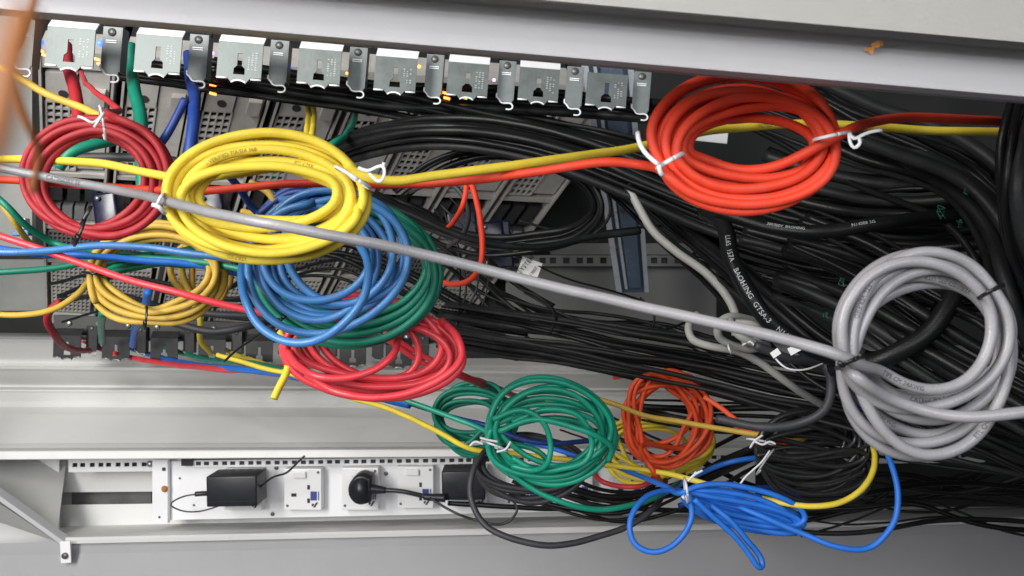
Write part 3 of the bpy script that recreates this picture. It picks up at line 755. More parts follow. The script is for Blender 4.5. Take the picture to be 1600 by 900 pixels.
# grey
tn = E((1352, 442, 1540, 612), (1308, 400, 1572, 642), (1330, 392, 1588, 706), (1346, 426, 1556, 660), (1306, 404, 1586, 694), (1338, 412, 1566, 628), (1318, 432, 1548, 676), (1310, 396, 1590, 716), (1326, 448, 1562, 618), (1304, 390, 1594, 664))
gc, gp = coil('cable_coil', 'grey', 0.0025, 'grey cable coil at the right edge with black print on its turns', tn, 138, 172 - 360 * 9,
    pre=[(-60, 250, .44), (0, 262, .44), (80, 277, .435), (180, 296, .425), (300, 326, .372), (420, 351, .345), (540, 372, .345), (660, 396, .355), (780, 425, .36), (900, 454, .355), (1020, 482, .345), (1140, 509, .335), (1240, 534, .328), (1300, 551, .322), (1345, 570, .326)],
    post=[(1336, 588, .325), (1380, 618, .33), (1440, 640, .33), (1510, 651, .325), (1580, 646, .32), (1660, 636, .32)],
    depth=.345, layer=.40, seed=21, wob=4.5, pinch=((172, .4, 15), (-38, .25, 14)))
twist_tie(gc, 1329, 566, -25, 24, .333, .032, [[(1320, 572, .316), (1310, 566, .315)], [(1343, 558, .318), (1349, 545, .32)]], 'btie', .0013, 'cable_tie')
twist_tie(gc, 1549, 456, -28, 22, .335, .030, [], 'btie', .0013, 'cable_tie')
for (pt, s_) in (((1400, 605), 'TYPE CM 24AWG'), ((1470, 625), 'CATEGORY 5 VERIFIED'), ((1480, 432), 'VERIFIED ETL UTP'), ((1560, 500), 'C-FT4'), ((1345, 470), 'ETL VERIFIED'), ((1560, 690), 'ETL CM'), ((1540, 625), 'C TYPE'), ((1380, 660), '24AWG')):
    print_on(gc, gp, .0025, pt, s_, 'ink', flip=False)
print_on(gc, gp, .0025, (100, 281), 'CATEGORY 5E', 'ink', .0034)

# red upper left
tn = E((32, 182, 266, 378), (58, 206, 240, 352), (44, 194, 254, 366), (72, 214, 228, 340), (30, 180, 268, 378), (52, 200, 246, 360), (38, 188, 260, 372), (64, 212, 232, 348), (32, 182, 268, 376), (50, 200, 250, 360))
rc, rp = coil('cable_coil', 'red', .0024, 'dark red cable coil at the upper left edge with white and black ties', tn, -70, 360 * 9 - 60,
    pre=[(122, 92, .88), (130, 120, .80), (150, 145, .66), (185, 172, .58)], post=[(235, 230, .53), (262, 262, .55), (300, 320, .62)],
    depth=.475, layer=.30, seed=5, wob=1.4, pinch=((-88, .25, 15), (100, .4, 15)))
twist_tie(rc, 160, 192, 80, 27, .46, .022, [[(163, 176, .445), (156, 186, .443), (147, 199, .443)], [(163, 176, .445), (145, 192, .443), (132, 185, .443), (122, 182, .444)]], r=.0011)
twist_tie(rc, 124, 362, 112, 23, .46, .024, [[(130, 345, .445), (138, 330, .445), (142, 322, .447)]], 'btie', .0016, 'cable_tie')

# steel blue and deep green, centre left
tn = E((398, 296, 634, 508), (420, 318, 606, 480), (390, 304, 648, 500), (436, 330, 588, 462), (402, 298, 622, 516), (446, 322, 566, 440), (410, 312, 640, 490), (382, 318, 632, 536))
bc_, bp_ = coil('cable_coil', 'steel', R6, 'light blue cable coil behind the yellow coil, one loop hanging lower', tn, -120, 360 * 7 - 100,
    pre=[(-40, 392, .60), (20, 393, .60), (90, 390, .595), (150, 383, .59), (230, 386, .58), (320, 398, .57), (390, 402, .56), (440, 380, .56), (450, 330, .56)], post=[(440, 310, .60), (420, 300, .7)],
    depth=.53, layer=-.42, seed=9, wob=3.0)
tn = E((404, 310, 690, 538), (428, 330, 664, 508), (412, 318, 682, 526), (440, 340, 648, 494), (402, 306, 694, 542), (420, 326, 672, 516), (436, 334, 656, 500), (410, 314, 688, 536))
dc_, dp_ = coil('cable_coil', 'dgreen', R6, 'deep green cable coil around the light blue coil', tn, 170, 170 - 360 * 7 - 20,
    pre=[(-40, 427, .66), (30, 424, .66), (100, 417, .655), (160, 405, .65), (230, 402, .645), (320, 410, .64), (390, 425, .63)],
    post=[(420, 480, .63), (440, 510, .66)], depth=.575, layer=.42, seed=13, wob=2.6)
twist_tie(dc_, 438, 502, -40, 22, .56, .03, [[(425, 512, .545), (436, 498, .54)], [(430, 518, .545), (437, 510, .545), (438, 500, .545)]], 'btie', .0015, 'cable_tie')

# bright red coil
tn = E((446, 480, 716, 608), (462, 500, 700, 596), (478, 470, 690, 584), (448, 488, 724, 628), (456, 494, 722, 612), (492, 474, 706, 588), (470, 460, 630, 594), (446, 492, 726, 622), (480, 486, 694, 600))
pc_, pp_ = coil('cable_coil', 'pink', R6, 'bright red cable coil below the deep green coil', tn, 215, 215 - 360 * 8,
    pre=[(-50, 352, .60), (0, 369, .60), (60, 388, .60), (130, 412, .60), (220, 442, .60), (310, 466, .60), (400, 487, .61), (450, 500, .615)],
    post=[(470, 500, .66), (500, 470, .72)], depth=.60, layer=.38, seed=17, wob=4.0, rot=0.09)
# mustard coil
tn = E((136, 350, 352, 508), (154, 366, 330, 486), (142, 356, 340, 500), (166, 372, 318, 476), (148, 360, 362, 494), (134, 346, 348, 512), (160, 368, 334, 482))
mc_, mp_ = coil('cable_coil', 'mustard', R6, 'mustard yellow cable coil at the lower left above the dark brackets', tn, 150, 150 + 360 * 6,
    pre=[(-40, 488, .70), (0, 493, .70), (50, 491, .70), (95, 478, .69), (128, 455, .68), (140, 440, .67)], post=[(150, 440, .70), (170, 470, .75), (230, 480, .85)],
    depth=.64, layer=.42, seed=25, wob=2.4, pinch=((95, .5, 20), (178, .5, 22)))
twist_tie(mc_, 227, 497, 95, 19, .63, .026, [], 'btie', .0014, 'cable_tie')
twist_tie(mc_, 146, 429, 10, 19, .63, .03, [], 'btie', .0014, 'cable_tie')
tn = [(322, 425, 32, 52), (315, 420, 46, 48), (325, 430, 28, 40), (318, 424, 40, 56)]
coil('cable_coil', 'mustard', R6, 'small narrow mustard coil showing below the yellow coil', tn, 0, 360 * 4, depth=.70, layer=.5, seed=2, wob=2.5)

# centre green coil
tn = E((760, 594, 960, 742), (772, 612, 948, 730), (764, 640, 934, 750), (780, 602, 962, 720), (768, 656, 912, 742), (758, 590, 966, 752), (776, 622, 952, 756), (770, 606, 940, 736), (766, 630, 958, 748), (760, 598, 964, 754))
cg, cgp = coil('cable_coil', 'green', R6, 'green cable coil in the lower middle tied with white ties', tn, 195, 195 + 360 * 9,
    pre=[(560, 598, .86), (620, 622, .84), (690, 645, .82), (750, 668, .80), (790, 690, .78), (840, 705, .77), (856, 722, .77), (845, 735, .77), (800, 725, .77)],
    post=[(770, 700, .76), (790, 730, .76), (830, 762, .76), (880, 785, .76), (940, 796, .77), (1000, 785, .79), (1040, 768, .82), (1060, 755, .86)],
    depth=.755, layer=.36, seed=31, wob=3.6, pinch=((188, .45, 24),))
twist_tie(cg, 772, 697, 20, 22, .735, .035, [[(750, 684, .715), (765, 688, .714), (778, 690, .714)], [(755, 694, .715), (742, 690, .715), (734, 697, .716)], [(776, 706, .715), (790, 702, .715), (798, 690, .716)]], r=.0014)
cable('network_cable', [(800, 660, .73), (850, 640, .73), (905, 650, .73), (925, 690, .73), (915, 720, .73), (880, 732, .73), (840, 735, .735), (800, 715, .74)], R6, 'green', 'loose green loop lying inside the green coil')
cable('network_cable', [(770, 655, .72), (815, 640, .72), (845, 655, .72), (860, 690, .72), (855, 725, .72), (835, 735, .73), (800, 728, .74)], R6, 'green', 'short green strand bending down through the green coil')
cable('network_cable', [(780, 675, .725), (830, 655, .72), (880, 662, .72), (930, 680, .72), (955, 700, .73), (950, 720, .74)], R6, 'green', 'green strand crossing the green coil from tie to right side')
# small green coil behind
tn = E((672, 602, 780, 686), (684, 614, 800, 700), (676, 626, 770, 690), (690, 604, 790, 672), (674, 610, 812, 704), (700, 622, 796, 690), (680, 634, 784, 708), (672, 604, 804, 696), (694, 630, 776, 682))
coil('cable_coil', 'dgreen', 0.0028, 'small green cable coil left of the tied green coil', tn, 0, -360 * 8, depth=.92, layer=.5, seed=41, wob=6)
cable('network_cable', [(560, 600, .9), (640, 630, .9), (720, 655, .88), (760, 665, .86), (830, 690, .85), (920, 690, .86)], R6, 'navy', 'navy cable running under the small green coil')
# orange red coil behind
tn = E((962, 582, 1104, 730), (974, 594, 1090, 712), (990, 586, 1106, 720), (966, 606, 1096, 726), (1000, 580, 1084, 700), (970, 600, 1108, 736), (984, 590, 1072, 692), (968, 610, 1100, 716), (1010, 584, 1096, 706), (976, 588, 1110, 732))
vc, vp = coil('cable_coil', 'vermilion', R6, 'orange red cable coil right of the green coil behind black cables', tn, -90, 360 * 9 + 30, depth=.90, layer=.4, seed=51, wob=8,
    pre=[(960, 590, 1.0), (1000, 585, .95)], post=[(1000, 700, .84), (1020, 735, .82), (1032, 752, .84)])
tn = E((938, 640, 1098, 746), (950, 650, 1108, 738), (944, 662, 1090, 750), (960, 646, 1112, 742), (954, 672, 1084, 734), (936, 656, 1106, 752), (966, 660, 1098, 728), (948, 640, 1110, 744))
coil('cable_coil', 'yellow', R6, 'yellow cable coil behind the orange red coil in the lower middle', tn, 60, 60 + 360 * 8, depth=.98, layer=.4, seed=61, wob=7)
cable('network_cable', [(925, 735, .88), (940, 752, .86), (970, 760, .86), (1005, 758, .86), (1022, 745, .87), (1030, 730, .9)], R6, 'pink', 'red strand curling under the yellow coil')
# black coil with white ties
rnk = random.Random(77)
def kturn():
    bo = rnk.uniform(712, 788); to = max(640, bo - rnk.uniform(26, 135))
    return (1180 + rnk.uniform(0, 10), to, 1330 + 38 * rnk.random() + (788 - bo) * -0.1, bo)
tn = E(*[kturn() for _ in range(24)])
kc, kp = coil('cable_coil', 'blackc', 0.0026, 'thin black cable coil with two white ties at lower right', tn, 190, 190 + 360 * 22, depth=.80, layer=.24, seed=71, wob=4.5, pinch=((186, .6, 40),), step=.004)
twist_tie(kc, 1188, 690, 10, 22, .78, .04, [[(1172, 700, .76), (1180, 688, .757), (1192, 680, .757)], [(1180, 690, .757), (1192, 695, .756), (1203, 690, .757), (1212, 694, .757)]], r=.0014)
twist_tie(kc, 1196, 722, -55, 24, .78, .04, [[(1203, 704, .76), (1190, 722, .757), (1176, 735, .757), (1165, 745, .757), (1156, 757, .757)]], r=.0012)
# blue coil: long flat loops fanned out from one tie
rnk = random.Random(5)
tn = [(1158 + rnk.uniform(-6, 6), 797 + 50 * (q / 11.0 - .5), 92 + rnk.uniform(-8, 12), 4 + 15 * rnk.random()) for q in (0, 7, 3, 10, 5, 1, 9, 4, 11, 6, 2, 8)]
uc, up_ = coil('cable_coil', 'blue', R6, 'bright blue cable coil pulled long and fanned out to the right of its tie', tn, 185, 185 + 360 * 11,
    pre=[(820, 690, .92), (900, 712, .88), (980, 735, .84), (1040, 760, .79)],
    post=[(1078, 778, .74), (1080, 810, .73), (1060, 845, .73), (1022, 864, .73), (992, 850, .735), (984, 818, .74), (1000, 785, .75), (1040, 768, .77), (1100, 775, .78), (1180, 802, .75), (1250, 832, .74), (1310, 856, .73), (1360, 857, .73), (1396, 820, .73), (1404, 780, .735), (1392, 725, .75), (1368, 680, .78), (1345, 640, .82), (1330, 615, .9)],
    depth=.76, layer=.22, seed=81, wob=2.0, pinch=((185, .9, 52),), rot=0.25)
twist_tie(uc, 1072, 766, 82, 20, .735, .035, [[(1075, 752, .715), (1085, 742, .713), (1098, 735, .713)], [(1070, 780, .715), (1066, 775, .715)], [(1085, 742, .713), (1088, 737, .713)]], r=.0015)
cable('network_cable', [(1085, 780, .72), (1120, 812, .72), (1150, 840, .72), (1175, 872, .72), (1186, 888, .72), (1192, 886, .722), (1188, 870, .725), (1170, 848, .725), (1140, 812, .725), (1110, 790, .73)], .0028, 'blue', 'blue strand folded into a narrow hairpin hanging lowest')
# black loop coil behind the green coil
tn = [(828, 728, 82, 48), (820, 722, 74, 44), (832, 734, 88, 46), (825, 728, 66, 38), (830, 730, 80, 50)]
coil('cable_coil', 'charcoal', .0034, 'charcoal cable coil hanging behind the tied green coil', tn, 180, 180 + 360 * 5, depth=.95, layer=.45, seed=91, wob=3.5)
cable('power_cable', [(790, 700, .86), (758, 705, .82), (740, 735, .80), (735, 775, .79), (755, 818, .78), (800, 842, .77), (860, 852, .77), (930, 840, .78), (985, 820, .79), (1015, 800, .80), (1032, 778, .83), (1040, 750, .9)], .0032, 'charcoal', 'thick charcoal cable drooping in a wide arc below the green coil')

# loose coloured cables ---------------------------------------------
net = 'network_cable'
def nc(pts, m, lb, r=.0029, **k): return cable(net, pts, r, m, lb, **k)
nc([(340, 555, .92), (400, 572, .90), (470, 590, .88), (540, 618, .86), (610, 640, .84), (680, 672, .83), (740, 703, .83), (800, 708, .85), (880, 718, .86), (960, 728, .84), (1030, 738, .82), (1100, 755, .79), (1180, 776, .77), (1260, 790, .75), (1320, 782, .75), (1356, 752, .76), (1368, 715, .78), (1358, 680, .8), (1335, 640, .84)], 'yellow', 'long thin yellow cable running from the lower brackets under the blue and black coils')
nc([(436, 510, .60), (442, 530, .60), (450, 560, .60), (448, 580, .595), (438, 600, .59), (428, 622, .585)], 'yellow', 'cut yellow cable end hanging in front of the lower beam')
nc([(930, 622, .85), (962, 632, .84), (1010, 650, .83), (1070, 660, .82), (1140, 672, .81), (1200, 682, .80), (1235, 690, .8), (1262, 680, .84)], 'mustard', 'amber cable crossing in front of the orange red coil')
nc([(1100, 620, .84), (1130, 640, .83), (1165, 668, .82), (1205, 695, .81), (1240, 690, .82), (1258, 660, .86)], 'vermilion', 'orange red strand beside the amber cable above the black coil')
nc([(1130, 655, .83), (1168, 672, .82), (1210, 688, .815), (1245, 682, .83)], 'vermilion', 'short red strand tucked under the amber cable')
nc([(728, 278, .70), (728, 300, .70), (722, 325, .70), (710, 345, .72), (700, 356, .75)], 'orange', 'short orange wire hanging left under the yellow cable', .0026)
nc([(734, 278, .70), (742, 305, .70), (750, 345, .70), (753, 385, .70), (750, 415, .70), (735, 437, .71), (712, 445, .73), (690, 440, .78)], 'orange', 'orange wire looping down from the orange cable in the middle', .0028)
nc([(-40, 378, .62), (0, 390, .62), (60, 397, .62), (120, 400, .62), (200, 406, .63), (300, 414, .64), (380, 430, .65), (440, 450, .66)], 'blue', 'royal blue cable at the left edge under the red coil')
nc([(-20, 300, .66), (10, 322, .65), (40, 352, .66), (85, 380, .68), (150, 392, .66), (240, 400, .66)], 'dgreen', 'dark green cable curving round the left of the red coil')
nc([(-30, 300, .70), (0, 316, .70), (22, 345, .70), (40, 372, .72), (70, 400, .78)], 'mustard', 'dull yellow cable rising at the left edge beside the red coil')
for i, (a, b) in enumerate(((402, 398), (410, 404), (418, 412))):
    nc([(150, a + 10, .67 + .01 * i), (190, a + 4, .67), (250, b, .67), (300, b - 10 + 6 * i, .67), (350, b - 20, .68)], 'green' if i % 2 else 'dgreen', 'green strand %s between red and mustard coils' % ('highest', 'in the middle', 'lowest')[i])
nc([(0, 107, .68), (40, 128, .68), (80, 150, .68), (125, 168, .68), (160, 185, .66)], 'mustard', 'dull yellow cable slanting down above the red coil at far left', .0034)
nc([(103, 70, .93), (108, 110, .91), (116, 140, .88), (122, 175, .86), (130, 220, .84)], 'red', 'thick red cable behind the first bracket', .0068)  # shade behind the brackets is put into these deeper jacket colours
nc([(204, 70, .93), (206, 110, .92), (210, 140, .86), (218, 175, .84), (220, 215, .82), (224, 300, .80), (228, 400, .8)], 'dgreen', 'shaded green cable hanging behind the second wide bracket', .0068)
nc([(294, 85, .95), (297, 120, .93), (304, 150, .88), (302, 190, .84), (298, 230, .83), (290, 300, .83)], 'navy2', 'thick blue cable hanging behind the second hooked bracket', .0066)
nc([(290, 155, .855), (275, 185, .85), (258, 215, .85), (240, 240, .86)], 'navy', 'dark blue cable slanting left from the thick blue cable', .0045)
for i, dx in enumerate((0, 9)):
    nc([(474 + dx, 130, 1.07), (480 + dx, 165, 1.06), (481 + dx, 190, .98), (478 + dx, 215, .90), (470 + dx, 260, .85)], 'yellow', 'yellow cable stub hanging above the yellow coil, %s of two' % ('left', 'right')[i], .0038)
nc([(566, 130, 1.09), (558, 170, 1.06), (545, 205, .95), (520, 225, .86), (480, 250, .86)], 'dgreen', 'dark green cable behind the bundle above the yellow coil', .004)
nc([(340, 255, .58), (370, 290, .6), (400, 330, .62), (440, 350, .62)], 'navy', 'navy cable seen through the opening of the yellow coil')
nc([(390, 285, .60), (420, 300, .6), (430, 320, .6), (405, 335, .62), (380, 330, .66)], 'mustard', 'mustard loop seen through the opening of the yellow coil')
for i in range(4):
    nc([(395 + 10 * i, 345 - 10 * i, .60), (440 + 8 * i, 300 + 2 * i, .60), (500, 290 + 12 * i, .60), (560, 320 + 8 * i, .61), (600, 380, .63)], 'navy', 'navy strand inside the yellow coil', group='navy strands inside the yellow coil')
nc([(95, 470, .85), (82, 480, .85), (74, 500, .86), (84, 520, .88), (100, 540, .95), (140, 548, 1.2)], 'red', 'red cable bending down beside the left end of the lower brackets', .0042)
nc([(110, 520, 1.49), (150, 542, 1.48), (210, 560, 1.42), (290, 572, 1.32), (380, 578, 1.2), (460, 572, 1.1)], 'pink', 'red cable running just under the lower dark brackets', .005)
nc([(150, 520, 1.49), (195, 540, 1.49), (255, 560, 1.42), (320, 572, 1.30), (400, 580, 1.15), (480, 592, 1.02), (560, 612, .92), (640, 632, .88)], 'blue', 'blue cable running just under the lower dark brackets', .005)
nc([(190, 515, 1.50), (245, 538, 1.49), (315, 560, 1.40), (380, 566, 1.2), (440, 578, 1.05), (520, 600, .93)], 'dgreen', 'green cable running just under the lower dark brackets', .005)
nc([(310, 520, 1.49), (350, 545, 1.47), (395, 563, 1.3), (440, 578, 1.05), (500, 598, .93)], 'yellow', 'short yellow cable under the lower brackets left of the red coil', .0045)
nc([(300, 470, 1.2), (312, 495, 1.2), (312, 530, 1.25), (330, 552, 1.3)], 'yellow', 'yellow cable passing down behind the lower brackets', .0045)
nc([(232, 455, 1.1), (226, 485, 1.15), (210, 520, 1.3), (208, 540, 1.36)], 'blue', 'blue cable passing down behind the mustard coil', .0058)
nc([(160, 490, 1.1), (158, 510, 1.2), (160, 535, 1.36)], 'dgreen', 'green cable passing down behind the lower brackets', .0055)
nc([(270, 505, .95), (330, 518, .95), (390, 510, .96), (440, 500, 1.0)], 'charcoal', 'charcoal cable curving above the lower brackets', .0048)
nc([(250, 480, .97), (330, 490, .97), (400, 496, .98), (470, 520, 1.0)], 'charcoal', 'charcoal cable passing behind the mustard coil', .0045)
cable('cable_tie', [(350, 565, .88), (380, 540, .86), (410, 520, .84), (432, 506, .8)], .0014, 'btie', 'thin black tie end slanting over the lower brackets', 'tie')
for i, (x, yy) in enumerate(((700, 478), (735, 600), (720, 560))): pass
for i in range(2):
    nc([(600, 520 + 8 * i, .80), (660, 555 + 12 * i, .82), (720, 585 + 4 * i, .85), (757, 598 + 5 * i, .92), (830, 625, 1.1), (900, 640, 1.2)], 'pink', 'red strand slipping out right of the bright red coil', .003, group='red strands leaving the bright red coil')

# grey beige cable with a knot
gb, _ = cable('network_cable', [(980, 290, .80), (1000, 325, .79), (1022, 362, .78), (1060, 395, .77), (1100, 425, .76), (1130, 455, .75), (1148, 485, .74), (1152, 510, .735), (1150, 525, .735)], .0042, 'beige', 'dull grey cable hanging down to the grey knot', ret=True)
kn = thing('cable_knot', 'dull grey cable knotted into small loops under the long grey cable', 'cable knot', P(1165, 525, .72))
for pts in ([(1120, 508, .70), (1135, 496, .70), (1165, 498, .71), (1195, 512, .72), (1200, 532, .72), (1178, 545, .72), (1145, 540, .715), (1122, 525, .71), (1122, 508, .705)],
            [(1090, 490, .76), (1076, 508, .75), (1082, 530, .74), (1110, 540, .73), (1150, 548, .73), (1185, 565, .73), (1220, 590, .73), (1255, 615, .74), (1290, 635, .76)],
            [(1140, 500, .70), (1150, 520, .69), (1175, 535, .69), (1200, 540, .71)], [(1150, 505, .695), (1178, 508, .69), (1190, 525, .70), (1160, 535, .71)]):
    bm = bmesh.new(); tube(bm, cable_path(pts), .0038, 10); obj('strand', bm, M['beige'], kn, True)
bm = bmesh.new(); tube(bm, cable_path([(1138, 538, .71), (1139, 545, .70), (1143, 553, .705)]), .0010, 6); tube(bm, cable_path([(1160, 540, .69), (1172, 532, .685), (1182, 545, .685)]), .0010, 6); obj('twist_tie', bm, M['tie'], kn, True)

# black cords -------------------------------------------------------
cnt = [0]
def bundle(guide, n, sx, sy, sd, r, m, label, group, seed, conv=(1.0, 1.0), sag=4.0, name='power_cable', keep=None):
    """n separate cords following one guide; offsets slide slowly so that they cross"""
    rn = random.Random(seed)
    n = int(n * 1.35); sag *= 1.35
    for k in range(n):
        ox, oy, od = rn.uniform(-1, 1), -1 + 2 * (k + 0.5) / n + rn.uniform(-.25, .25), rn.uniform(-1, 1)
        f1, f2, a1_, a2_ = rn.uniform(0, 6.28), rn.uniform(0, 6.28), rn.uniform(-sag, sag), rn.uniform(-sag, sag)
        pts = []
        N = len(guide)
        for i, (x, y, d) in enumerate(guide):
            t = i / (N - 1); c = conv[0] * (1 - t) + conv[1] * t
            x0, y0, _ = guide[max(0, i - 1)]; x1, y1, _ = guide[min(N - 1, i + 1)]
            L = math.hypot(x1 - x0, y1 - y0) or 1; nx, ny = -(y1 - y0) / L, (x1 - x0) / L
            off = oy * sy * c + a1_ * math.sin(3.0 * t + f1) + a2_ * math.sin(6.5 * t + f2)
            pts.append((x + nx * off + ox * sx, y + ny * off, d + sd * (od + 0.4 * math.sin(4 * t + f2))))
        rr = r * rn.choice((0.42, 0.55, 0.7, 0.85, 0.95, 1.05))
        cable(name, pts, rr, m if rn.random() < .75 else ('black2' if m == 'black' else 'black'), label, 'cable', group, step=.006, sides=10, sm=3)
        cnt[0] += 1
bundle([(190, 106, .97), (320, 124, .985), (450, 141, 1.0), (580, 158, 1.02), (700, 182, 1.03), (820, 205, 1.03), (940, 232, 1.0), (1060, 270, .90), (1180, 320, .80), (1300, 350, .76), (1450, 350, .72), (1650, 320, .70)], 11, 8, 26, .03, .0050, 'black', 'black power cord in the thick bundle sweeping under the upper brackets', 'black cords sweeping under the upper brackets', 101, (.5, 1.5), 7)
bundle([(330, 108, .99), (480, 132, 1.01), (620, 148, 1.03), (740, 150, 1.05), (860, 158, 1.06), (960, 168, 1.05), (1040, 178, 1.0), (1150, 160, .88), (1300, 145, .85)], 7, 6, 22, .025, .0052, 'black', 'black power cord passing just below the hooks towards the orange coil', 'black cords just below the hooks', 102, (.7, 1.0), 6)
bundle([(515, 240, .95), (600, 215, .90), (700, 205, .86), (800, 215, .84), (900, 240, .82), (1000, 278, .80), (1100, 320, .78), (1220, 362, .74), (1350, 385, .70), (1500, 390, .68), (1660, 380, .68)], 10, 8, 30, .03, .0052, 'black', 'black power cord in the bundle running below the orange coil', 'black cords below the orange coil', 103, (.8, 1.3), 6)
bundle([(620, 300, .90), (690, 250, .88), (780, 232, .86), (860, 250, .85), (925, 285, .84), (940, 330, .84), (905, 365, .86), (840, 378, .88), (760, 382, .9), (660, 350, .95), (580, 310, 1.0)], 4, 4, 14, .02, .0042, 'black', 'black cable curving round the dark grey blank plate', 'black cables round the blank plate', 104, (1, 1), 5)
bundle([(930, 260, .90), (990, 300, .88), (1050, 350, .85), (1110, 400, .80), (1170, 455, .74), (1230, 510, .70), (1290, 560, .68), (1380, 600, .66), (1500, 640, .64), (1650, 700, .62)], 9, 6, 34, .03, .0048, 'black', 'black power cord slanting from the slide rail to the grey coil', 'black cords slanting to the grey coil', 105, (.6, 1.3), 7)
bundle([(690, 505, 1.1), (780, 520, 1.02), (880, 535, .97), (980, 555, .93), (1090, 575, .90), (1200, 600, .86), (1310, 620, .82), (1420, 645, .78), (1540, 670, .74), (1680, 700, .72)], 14, 6, 44, .04, .0044, 'black2', 'dusty black cable in the band running across the lower middle', 'dusty black cables across the lower middle', 106, (.8, 1.1), 8)
bundle([(780, 470, 1.1), (860, 500, 1.05), (940, 510, 1.0), (1030, 520, .98), (1140, 560, .92), (1260, 590, .88), (1380, 610, .84)], 5, 6, 22, .03, .0030, 'black2', 'thin black wire above the dusty black cables', 'thin black wires above the dusty cables', 107, (1, 1), 8)
bundle([(1130, 120, .72), (1250, 170, .66), (1350, 215, .62), (1440, 245, .58), (1520, 290, .54), (1570, 360, .52), (1600, 440, .50), (1640, 540, .5)], 13, 8, 52, .04, .0046, 'black', 'thick glossy black cable bending down at the right side', 'glossy black cables bending down at the right', 108, (1, 1), 9)
bundle([(1650, 60, .44), (1610, 150, .41), (1590, 220, .40), (1584, 290, .40), (1590, 360, .41), (1616, 430, .42), (1660, 500, .44)], 6, 5, 30, .02, .0046, 'black', 'black cable bowing vertically along the right edge', 'black cables bowing along the right edge', 109, (1, 1), 4)
bundle([(1230, 400, .64), (1330, 440, .60), (1420, 490, .56), (1510, 540, .54), (1600, 590, .52), (1700, 650, .5)], 15, 8, 74, .03, .0042, 'black', 'glossy black cable seen through the grey coil', 'glossy black cables seen through the grey coil', 110, (1, 1), 8)
bundle([(1180, 300, .70), (1300, 330, .66), (1420, 340, .62), (1540, 330, .60), (1680, 320, .6)], 9, 8, 60, .04, .0052, 'black', 'black cable between the orange coil and the grey coil', 'black cables between the orange and grey coils', 111, (1, 1), 9)
bundle([(1100, 360, .84), (1200, 400, .80), (1320, 420, .76), (1440, 420, .74), (1600, 430, .72), (1700, 440, .7)], 14, 8, 60, .03, .0046, 'black', 'black cable lying behind the grey coil', 'black cables behind the grey coil', 112, (1, 1), 9)
bundle([(1000, 640, .98), (1100, 655, .95), (1220, 660, .92), (1340, 680, .88), (1460, 700, .82), (1580, 720, .78), (1700, 740, .76)], 5, 6, 26, .03, .0038, 'black2', 'dusty black cable below the grey coil', 'dusty black cables below the grey coil', 113, (.8, 1.4), 8)
bundle([(1250, 800, 1.12), (1340, 790, 1.10), (1430, 770, 1.08), (1510, 780, 1.05), (1580, 790, 1.02), (1700, 800, 1.0)], 3, 6, 30, .04, .0042, 'black', 'thin black cable in the tangle at the lower right edge', 'thin black cables tangled at the lower right edge', 114, (.7, 1.3), 12)
bundle([(1340, 760, 1.2), (1420, 770, 1.15), (1500, 760, 1.1), (1580, 730, 1.05), (1700, 690, 1.0)], 4, 6, 30, .04, .0040, 'black', 'black cable rising towards the right edge under the grey coil', 'black cables rising under the grey coil', 115, (.8, 1.2), 10)
# individual black strands
bc1 = 'power_cable'
cable(bc1, [(560, 305, .74), (640, 335, .74), (700, 362, .74), (780, 382, .75), (850, 385, .76), (920, 372, .78), (1000, 362, .8)], .0036, 'black2', 'charcoal cable crossing in front of the orange wire loop')
cable(bc1, [(810, 345, .95), (860, 358, .95), (930, 362, .95), (1010, 355, .95), (1060, 352, .95)], .0016, 'black2', 'very thin wire crossing the shiny slide rail')
cable(bc1, [(640, 300, .9), (680, 285, .86), (715, 295, .84), (732, 330, .84), (725, 362, .86), (700, 385, .9)], .0028, 'charcoal', 'dark grey wire looped round the orange wires')
w, wp = cable(bc1, [(1100, 330, .60), (1130, 350, .58), (1142, 400, .56), (1165, 450, .545), (1200, 500, .54), (1250, 535, .54), (1310, 562, .55), (1380, 560, .56), (1440, 530, .57), (1480, 470, .58), (1500, 420, .6)], .0062, 'black', 'thick black cable with white print curving towards the grey coil', ret=True)
def wtext(path, r, near, s, size): 
    return print_on(w, path, r, near, s, 'wink', size)
wtext(wp, .0062, (1150, 395), 'LL6S  157A', .005); wtext(wp, .0062, (1164, 450), 'BAOHING  GTSA-3', .005); wtext(wp, .0062, (1225, 520), 'N14508', .005)
w2, wp2 = cable(bc1, [(1120, 330, .58), (1200, 355, .56), (1290, 360, .54), (1380, 348, .53), (1470, 340, .54), (1560, 345, .55)], .0050, 'black', 'black cable with faint white print below the orange coil', ret=True)
print_on(w2, wp2, .005, (1230, 362), '300/500V  BAOHING', 'wink', .003, tilt=.5); print_on(w2, wp2, .005, (1350, 352), 'N14508 3G', 'wink', .003, tilt=.4)
cable(bc1, [(1180, 540, .60), (1230, 560, .60), (1290, 570, .61), (1300, 600, .60), (1290, 640, .60), (1250, 662, .61), (1200, 668, .63), (1120, 655, .66)], .0036, 'charcoal', 'charcoal cable curling round left of the grey coil')
cable(bc1, [(1212, 560, .58), (1228, 575, .575), (1255, 578, .575), (1290, 566, .58)], .0007, 'tie', 'thin whitish wire curling below the long grey cable')
cable(bc1, [(1300, 575, .56), (1380, 560, .53), (1450, 520, .52), (1485, 470, .52), (1495, 430, .53)], .0065, 'black', 'very thick black cable arching through the grey coil')
